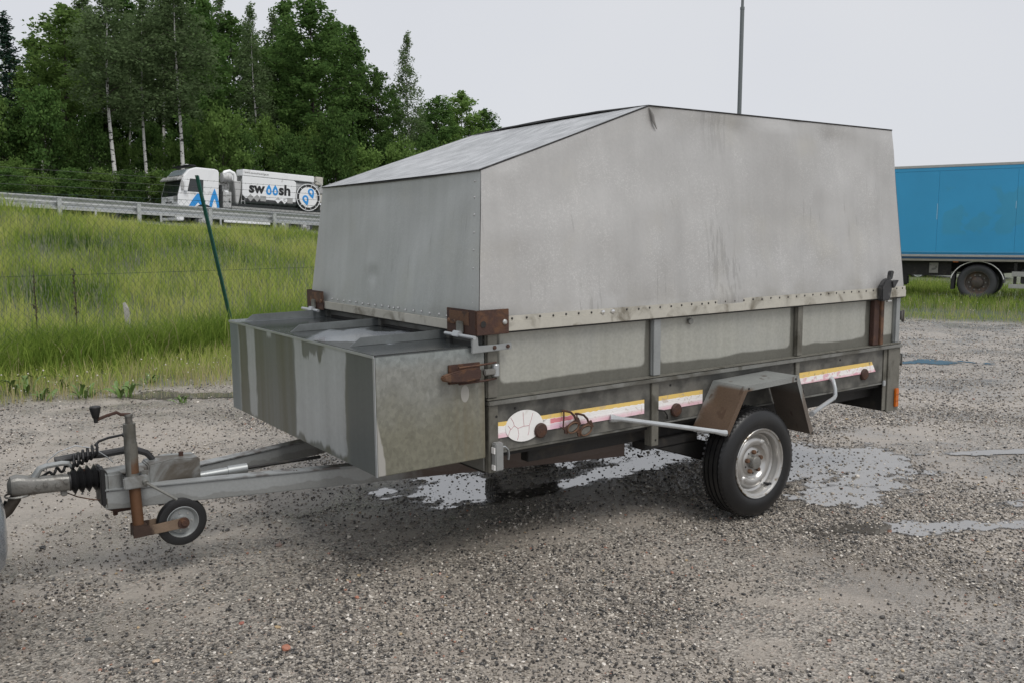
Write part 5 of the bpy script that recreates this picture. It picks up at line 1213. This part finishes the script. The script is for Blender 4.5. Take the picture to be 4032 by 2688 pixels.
spec = [
 ('spruce', 'spruce_tree', 30, 18, 58, 'dark pointed spruce at the far left of the wood', 1.5, 0),
 ('light', 'alder_tree', 158, 2, 60, 'light green bushy tree beside the dark spruce', 1.25, 0),
 ('light', 'young_tree', 62, 150, 57, 'light green young tree in front of the dark spruce', 1.0, 1),
 ('birch', 'birch_tree', 262, -60, 53.5, 'thick leaning white birch trunk left of the tank truck', 1.25, 0),
 ('birch', 'birch_tree', 338, -40, 54.5, 'white birch between the thick birch and the truck cab birch', 1.2, 1),
 ('birch', 'birch_tree', 418, -70, 53.5, 'slender birch with banded trunk rising above the truck cab', 1.2, 0),
 ('broad', 'maple_tree', 482, -30, 62, 'dark leafy tree with a dark trunk right of the truck cab birch', 1.0, 1),
 ('birch', 'birch_tree', 596, -5, 60, 'narrow pale birch above the lettering on the tank', 1.0, 1),
 ('broad', 'aspen_tree', 722, -25, 60, 'largest dense dark green tree above the rear of the tank', 1.15, 0),
 ('broad', 'aspen_tree', 812, 55, 62, 'dense green tree sloping down to the right of the largest one', .95, 1),
 ('broad', 'aspen_tree', 868, 150, 60, 'medium dark tree left of the lone tall birch', .85, 0),
 ('birch', 'birch_tree', 945, 62, 60, 'lone tall feathery birch standing out against the sky', .95, 1),
 ('broad', 'aspen_tree', 1005, 215, 62, 'rounded dark tree right of the lone tall birch', 1.25, 0),
 ('light', 'rowan_tree', 1064, 205, 64, 'pointed green tree above the canopy front slope', 1.25, 0),
 ('broad', 'aspen_tree', 1112, 245, 64, 'last but one tree at the right end of the wood', 1.25, 0),
 ('broad', 'rowan_tree', 1146, 288, 66, 'small last tree at the right end of the wood', 1.15, 0),
]
for i, (k_, nm, x, yt, t_, lab, wk, var) in enumerate(spec):
    o = plant(k_, nm, x, yt, t_, lab, 'tree', G1, wk, var)
used_labels = set()
def beside(x):
    q = min(spec, key=lambda a: abs(a[2]-x)); k = {'spruce_tree': 'dark spruce', 'alder_tree': 'light green tree beside the spruce', 'young_tree': 'light green young tree'}.get(q[1])
    k = k or {262: 'thick leaning birch', 338: 'middle white birch', 418: 'birch above the truck cab', 482: 'tree with a dark trunk', 596: 'narrow pale birch', 722: 'largest dark tree', 812: 'sloping dense tree', 868: 'medium dark tree', 945: 'lone tall birch', 1005: 'rounded dark tree', 1064: 'pointed green tree', 1112: 'last but one tree', 1146: 'last small tree'}[q[2]]
    return ('just left of the ' if x < q[2] else 'just right of the ')+k
def unique(cands):
    for c in cands:
        if c not in used_labels: used_labels.add(c); return c
    return cands[-1]
def bush_label(x, yt, i):
    a = ('tall' if yt < 270 else 'low' if yt > 350 else 'medium')+(' light green' if i % 2 == 0 else ' dark green')+' bush '
    return unique([a+beside(x), a+'in the undergrowth '+beside(x), 'second '+a+beside(x)])
# second row, filling the wood behind
back = [(205, -40, 'birch'), (300, -60, 'broad'), (380, -60, 'birch'), (520, -50, 'birch'), (450, -40, 'broad'), (660, -20, 'broad'), (-40, 60, 'light'), (90, 70, 'broad'), (200, 10, 'broad'), (300, 20, 'birch'), (375, 10, 'broad'), (450, 0, 'birch'), (540, 20, 'broad'), (640, 10, 'birch'), (780, 40, 'broad'), (905, 190, 'broad'), (-120, 30, 'broad'), (-200, 0, 'birch'), (980, 250, 'broad'), (1040, 260, 'broad'), (670, 60, 'broad'), (160, 60, 'spruce'), (250, 90, 'broad')]
for i, (x, yt, k_) in enumerate(back):
    plant(k_, 'forest_tree', x, yt, 69+(i*5) % 9, unique([{'broad': 'dark leafy', 'birch': 'pale birch', 'light': 'light green', 'spruce': 'dark pointed'}[k_]+' tree behind, '+beside(x), 'farther '+{'broad': 'dark leafy', 'birch': 'pale birch', 'light': 'light green', 'spruce': 'dark pointed'}[k_]+' tree '+beside(x)]), 'tree', 'second row trees in the wood', 1.1, i)
low = [(-60, 200), (10, 250), (60, 300), (110, 230), (165, 320), (215, 290), (290, 330), (350, 300), (395, 330), (455, 300), (510, 260), (560, 320), (610, 280), (665, 330), (715, 300), (770, 280), (820, 340), (870, 330), (925, 330), (985, 330), (30, 370), (130, 380), (235, 385), (330, 380), (-130, 220), (690, 370), (520, 365), (610, 372), (790, 370), (430, 370), (1030, 340), (1075, 345), (1115, 350), (1150, 360)]
front_low = [(228, 395), (290, 405), (352, 398), (20, 400), (95, 405), (160, 400), (-50, 395), (400, 405)]
for i, (x, yt) in enumerate(front_low): plant('shrub', 'bush', x, yt, 52.2, bush_label(x, yt, i), 'bush', 'undergrowth bushes along the motorway', 1.0, i)
for i, (x, yt) in enumerate(low):
    plant('shrub', 'bush', x, yt, 54.5+(i*7) % 5, bush_label(x, yt, i), 'bush', 'undergrowth bushes along the motorway', .85 if yt > 330 else .62, i)

# ================================================================== grass
def grass_material():
    t = NT('grass blades'); a = t.attr('rnd'); d = t.attr('dry')
    col = t.ramp(a, [(0, (.06, .115, .022)), (.3, (.175, .265, .048)), (.65, (.315, .405, .085)), (1, (.48, .51, .16))])
    col = t.mix(d, col, (.50, .42, .26))
    df = t.nt.nodes.new('ShaderNodeBsdfDiffuse'); tr = t.nt.nodes.new('ShaderNodeBsdfTranslucent'); mxs = t.nt.nodes.new('ShaderNodeMixShader'); mxs.inputs[0].default_value = .4
    t.nt.links.new(col, df.inputs[0]); t.nt.links.new(col, tr.inputs[0]); t.nt.links.new(df.outputs[0], mxs.inputs[1]); t.nt.links.new(tr.outputs[0], mxs.inputs[2]); t.nt.links.new(mxs.outputs[0], t.o.inputs[0]); return t.m
m_grass = grass_material()
def blades(x, y, h, wd, lean, rnd, dry):
    n = len(x); z = ground_z(x, y); an = RNG.uniform(0, 2*PI, n); dx, dy = np.cos(an), np.sin(an)
    la = RNG.uniform(0, 2*PI, n); lx, ly = np.cos(la)*lean, np.sin(la)*lean
    b = np.stack([x, y, z-.02], -1); w_ = np.stack([dx*wd, dy*wd, 0*wd], -1)*.5
    m_ = b+np.stack([lx*h*.35, ly*h*.35, h*.62], -1); tip = b+np.stack([lx*h, ly*h, h*np.sqrt(np.maximum(.15, 1-lean**2*.6))], -1)
    V = np.stack([b-w_, b+w_, m_+w_*.75, m_-w_*.75, tip], 1).reshape(-1, 3)
    i = np.arange(n)[:, None]*5
    F = np.concatenate([i+np.array([0, 1, 2]), i+np.array([0, 2, 3]), i+np.array([3, 2, 4])]); return V, F, np.repeat(rnd, 5), np.repeat(dry, 5)
def scatter_blades(parts):
    Vs, Fs, R_, D_, o = [], [], [], [], 0
    for p in parts:
        V, F, r, d = blades(*p); Vs.append(V); Fs.append(F+o); R_.append(r); D_.append(d); o += len(V)
    return np.concatenate(Vs), np.concatenate(Fs), np.concatenate(R_), np.concatenate(D_)
def region(n, s0, s1, t0, t1):
    s, t = RNG.uniform(s0, s1, n), RNG.uniform(t0, t1, n); return s*DS[0]+t*DT[0], s*DS[1]+t*DT[1], s, t
parts = []
x, y, s, t = region(190000, -9, 30, 11.2, 25.0)
patch = fbm(x*.55, y*.55, 4); fine = fbm(x*3, y*3, 2)
kp = RNG.random(len(x)) < .45+.8*fine; x, y, t, s, patch, fine = x[kp], y[kp], t[kp], s[kp], patch[kp], fine[kp]
hump = np.exp(-((s-4.)/2.6)**2-((t-22.4)/1.3)**2)
parts.append((x, y, (.14+.36*fine)*RNG.uniform(.5, 1.25, len(x))*(1+.6*hump)*np.interp(t, [21.5, 24.4], [1, .35]), RNG.uniform(.006, .014, len(x)), RNG.uniform(.1, .6, len(x)), np.clip(.58+(patch-.5)*1.9+(fine-.5)*.8+RNG.normal(0, .17, len(x)), 0, 1), (RNG.random(len(x)) < .05)*RNG.random(len(x))))
# unmown tall tufts along the fence
def tufts(nt_, s0, s1, tc, tw, h0, h1, per, dark_):
    for i in range(nt_):
        l = RNG.uniform(s0, s1); p = F0+FD*l; off = RNG.normal(tc, tw); n = RNG.integers(per[0], per[1])
        cx, cy = p.x-FD.y*off, p.y+FD.x*off; r = RNG.uniform(.08, .3)
        bx_, by_ = cx+RNG.normal(0, r, n), cy+RNG.normal(0, r, n); hh = RNG.uniform(h0, h1)
        parts.append((bx_, by_, hh*RNG.uniform(.5, 1.1, n), RNG.uniform(.006, .012, n), RNG.uniform(.15, .8, n), np.clip(RNG.normal(dark_, .15, n), 0, 1), (RNG.random(n) < .03)*1.0))
tufts(230, -3.4, 9, .05, .2, .25, .52, (70, 170), .42)
tufts(60, .0, 4.6, -.02, .18, .42, .70, (100, 220), .34)
# lighter grass in front of the fence, thinning out into the gravel
x, y, s, t = region(70000, -7, 15, 7.6, 12.0); gm = gravel_mask(x, y); pn = fbm(x*1.3+7, y*1.3, 4)
kp = (RNG.random(len(x)) > gm*1.15-.02) & (RNG.random(len(x)) < .25+1.1*pn); x, y, t, gm = x[kp], y[kp], t[kp], gm[kp]
parts.append((x, y, (.05+.17*(1-gm))*RNG.uniform(.5, 1.3, len(x)), RNG.uniform(.005, .010, len(x)), RNG.uniform(.1, .8, len(x)), np.clip(RNG.normal(.78, .18, len(x)), 0, 1), (RNG.random(len(x)) < .2)*RNG.uniform(.3, 1, len(x))))
# right of the trailer, around the blue truck
n = 60000; mm_ = RNG.uniform(17.5, 33, n); ll = RNG.uniform(-9, 9, n); x = 9.5+ll*.842+(mm_-18.7)*.539-.9; y = 16.6-ll*.539+(mm_-18.7)*.842
gm = gravel_mask(x, y); pn = fbm(x*1.1, y*1.1, 4); kp = (RNG.random(n) > gm*1.1) & (RNG.random(n) < np.where((mm_ > 20.3) & (mm_ < 21.6), .12, .2+1.0*pn)); x, y, mk = x[kp], y[kp], mm_[kp]
parts.append((x, y, np.where(mk < 20.5, .10, .22)*RNG.uniform(.5, 1.4, len(x)), RNG.uniform(.008, .014, len(x)), RNG.uniform(.1, .7, len(x)), np.clip(np.where(mk < 20.5, .72, .42)+RNG.normal(0, .18, len(x)), 0, 1), (RNG.random(len(x)) < .10)*RNG.uniform(.3, 1, len(x))))
V, F, r_, d_ = scatter_blades(parts)
gs = kind(obj('grass', np_mesh('grass', V, F, {'rnd': r_, 'dry': d_}), m_grass), 'stuff'); tag(gs, 'wet green grass growing on the bank and round the yard', 'grass')
# faded dandelion stalks along the gravel edge
parts = []; heads = MB(); HV = []
def stalks(x, y, hmin, hmax):
    n = len(x); h = RNG.uniform(hmin, hmax, n); parts.append((x, y, h, np.full(n, .006), RNG.uniform(.0, .55, n), RNG.uniform(.5, 1, n), np.where(RNG.random(n) < .8, RNG.uniform(.6, 1, n), .1)))
x, y, s, t = region(26000, -6, 12, 8.2, 11.2); gm = gravel_mask(x, y); kp = (gm < .93) & (gm > .0) & (fbm(x*1.6, y*1.6, 3) > .40); stalks(x[kp], y[kp], .07, .26)
n = 2600; mm_ = RNG.uniform(18.2, 22.6, n); ll = RNG.uniform(-5, 6, n); x = 9.5+ll*.842+(mm_-18.7)*.539-.9; y = 16.6-ll*.539+(mm_-18.7)*.842; kp = fbm(x*1.6, y*1.6, 3) > .45; stalks(x[kp], y[kp], .12, .32)
V, F, r_, d_ = scatter_blades(parts)
tips = V[4::5]; sel = tips[RNG.random(len(tips)) < .05]; k = len(sel)
o8 = np.array([(1, 0, 0), (0, 1, 0), (-1, 0, 0), (0, -1, 0), (0, 0, 1), (0, 0, -1)])*.008
hv = (sel[:, None, :]+o8[None]*RNG.uniform(.6, 1.5, (k, 1, 1))).reshape(-1, 3); f8 = np.array([(0, 1, 4), (1, 2, 4), (2, 3, 4), (3, 0, 4), (1, 0, 5), (2, 1, 5), (3, 2, 5), (0, 3, 5)])
hf = (np.arange(k)[:, None, None]*6+f8[None]).reshape(-1, 3)
st0 = kind(obj('dandelion_stalks', np_mesh('dandelion_stalks', V, F, {'rnd': r_, 'dry': d_}), m_grass), 'stuff'); tag(st0, 'bleached dandelion stalks along the edge of the gravel', 'weeds')
hd = kind(obj('seed_heads', np_mesh('seed_heads', hv, hf), simple('seed head white', (.62, .58, .50), .8, 0, .3, 30, 80, 0), st0), 'stuff')
# broad leaved weeds rooted in the gravel
m_weed = simple('weed leaf', (.12, .20, .045), .5, 0, .4, 12, 60, .1)
def weed_leaf():
    V, F = [], []
    for i in range(6):
        k = i/5; wd = .022*math.sin(PI*min(1, k*.85+.12)); z = .10*math.sin(PI*k*.75); V += [(k*.20, -wd, z+.006), (k*.20, 0, z), (k*.20, wd, z+.006)]
        if i: a = (i-1)*3; F += [(a, a+3, a+4, a+1), (a+1, a+4, a+5, a+2)]
    me = MB().add(V, F).mesh('leaf', True); me.materials.append(m_weed); return me
wl = weed_leaf()
weeds = [(40, 905, 1.35, 'large leafy weed clump at the left edge of the gravel'), (98, 918, .9, 'leafy weed at the gravel edge left of the crank knob'), (200, 912, 1.15, 'leafy weed just above the jockey wheel crank knob'), (285, 912, 1.2, 'tall leafy weed right of the crank knob'), (345, 880, .8, 'small weed by the puddle at the grass edge'), (150, 890, 1.0, 'weed among yellow flowers at the gravel edge'), (420, 925, .6, 'tiny flat weed in the gravel below the puddle')]
for i, (px, py, k, lab) in enumerate(weeds):
    p = on_ground(px, py); o = empty('weed_plant', p); tag(o, lab, 'weed', 'broad leaved weeds at the gravel edge')
    for q in range(18):
        c = obj('leaf', wl, None, o); kk = k*random.uniform(.6, 1.25); kk *= .65; c.scale = (kk, kk, kk*random.uniform(.6, 1.3)); c.rotation_euler = (random.uniform(-.4, .4), -random.uniform(.0, .7), random.uniform(0, 6.28)); c.location = (random.gauss(0, .04)*k, random.gauss(0, .04)*k, .002)
# dry dock stalks and a weathered stake on the bank
m_dock = simple('dry brown stalk', (.055, .035, .025), .8, 0, .4, 20, 60, .3)
for i, (px, py, yt, lab) in enumerate(((86, 790, 625, 'dry brown dock stalk nearer the left edge on the bank'), (178, 795, 618, 'straight dry brown dock stalk right of the other one'))):
    p = on_ground(px, py, .1); r_ = ray(px-4*i, yt); zt = CAMH+r_.z/r_.y*p.y; o = empty('dock_stalk', p); tag(o, lab, 'plant', 'dry dock stalks on the bank'); h = zt-.1
    MB().tube([(0, 0, -.05), (.01, 0, h*.5), (-.005, .01, h)], [.007, .006, .003], 5).build('stem', m_dock, o)
    sd_ = MB()
    for q in range(46):
        z = h*random.uniform(.35, 1); a = random.uniform(0, 6.28); l_ = random.uniform(.015, .05)*(1.2-z/h*.7); sd_.tube([(0, 0, z), (math.cos(a)*l_, math.sin(a)*l_, z+l_*.9)], [.003, .006], 4)
    sd_.build('seed_cluster', m_dock, o)
p = on_ground(299, 770, .15); o = MB().loft([[(-.03, -.03, -.1), (.03, -.03, -.1), (.03, .03, -.1), (-.03, .03, -.1)], [(-.065, -.025, .36), (-.01, -.025, .38), (-.01, .025, .38), (-.065, .025, .36)], [(-.08, -.012, .46), (-.05, -.012, .47), (-.05, .012, .47), (-.08, .012, .46)]]).build('wooden_stake', simple('weathered wood', (.40, .38, .35), .8, 0, .3, 14, 80, .3), None, loc=p)
tag(o, 'short weathered grey stake sticking out of the tall grass', 'stake')
# a few larger stones lying loose on the gravel
def big_stone(px, py, s_, col, lab):
    bm_ = bmesh.new(); bmesh.ops.create_icosphere(bm_, subdivisions=2, radius=1)
    rr = random.Random(px)
    for v in bm_.verts: v.co *= 1+rr.uniform(-.16, .16); v.co.z *= .62; v.co.x *= 1.2
    for v in bm_.verts: v.co *= s_
    me = bpy.data.meshes.new('stone'); bm_.to_mesh(me); bm_.free(); p = on_ground(px, py)
    o = obj('stone', me, simple('stone '+lab[:9], col, .5, 0, .3, 60, 200, .4), None, (p.x, p.y, s_*.40)); o.rotation_euler = (0, 0, rr.uniform(0, 6)); tag(o, lab, 'stone', 'larger loose stones on the gravel')
big_stone(657, 1490, .017, (.36, .15, .095), 'orange red stone, largest in the foreground gravel')
big_stone(358, 1520, .012, (.50, .38, .27), 'pale peach stone at the lower left of the gravel')
big_stone(555, 1432, .010, (.34, .13, .10), 'small red stone left of the largest orange one')
big_stone(820, 1372, .009, (.40, .18, .12), 'small orange red stone up right of the largest orange one')
big_stone(98, 1258, .014, (.03, .03, .032), 'black stone lying alone left of the jockey wheel')
big_stone(203, 1470, .012, (.06, .062, .065), 'flat dark grey stone at the lower left')
big_stone(640, 1253, .015, (.26, .19, .16), 'brownish pink stone below the drawbar')
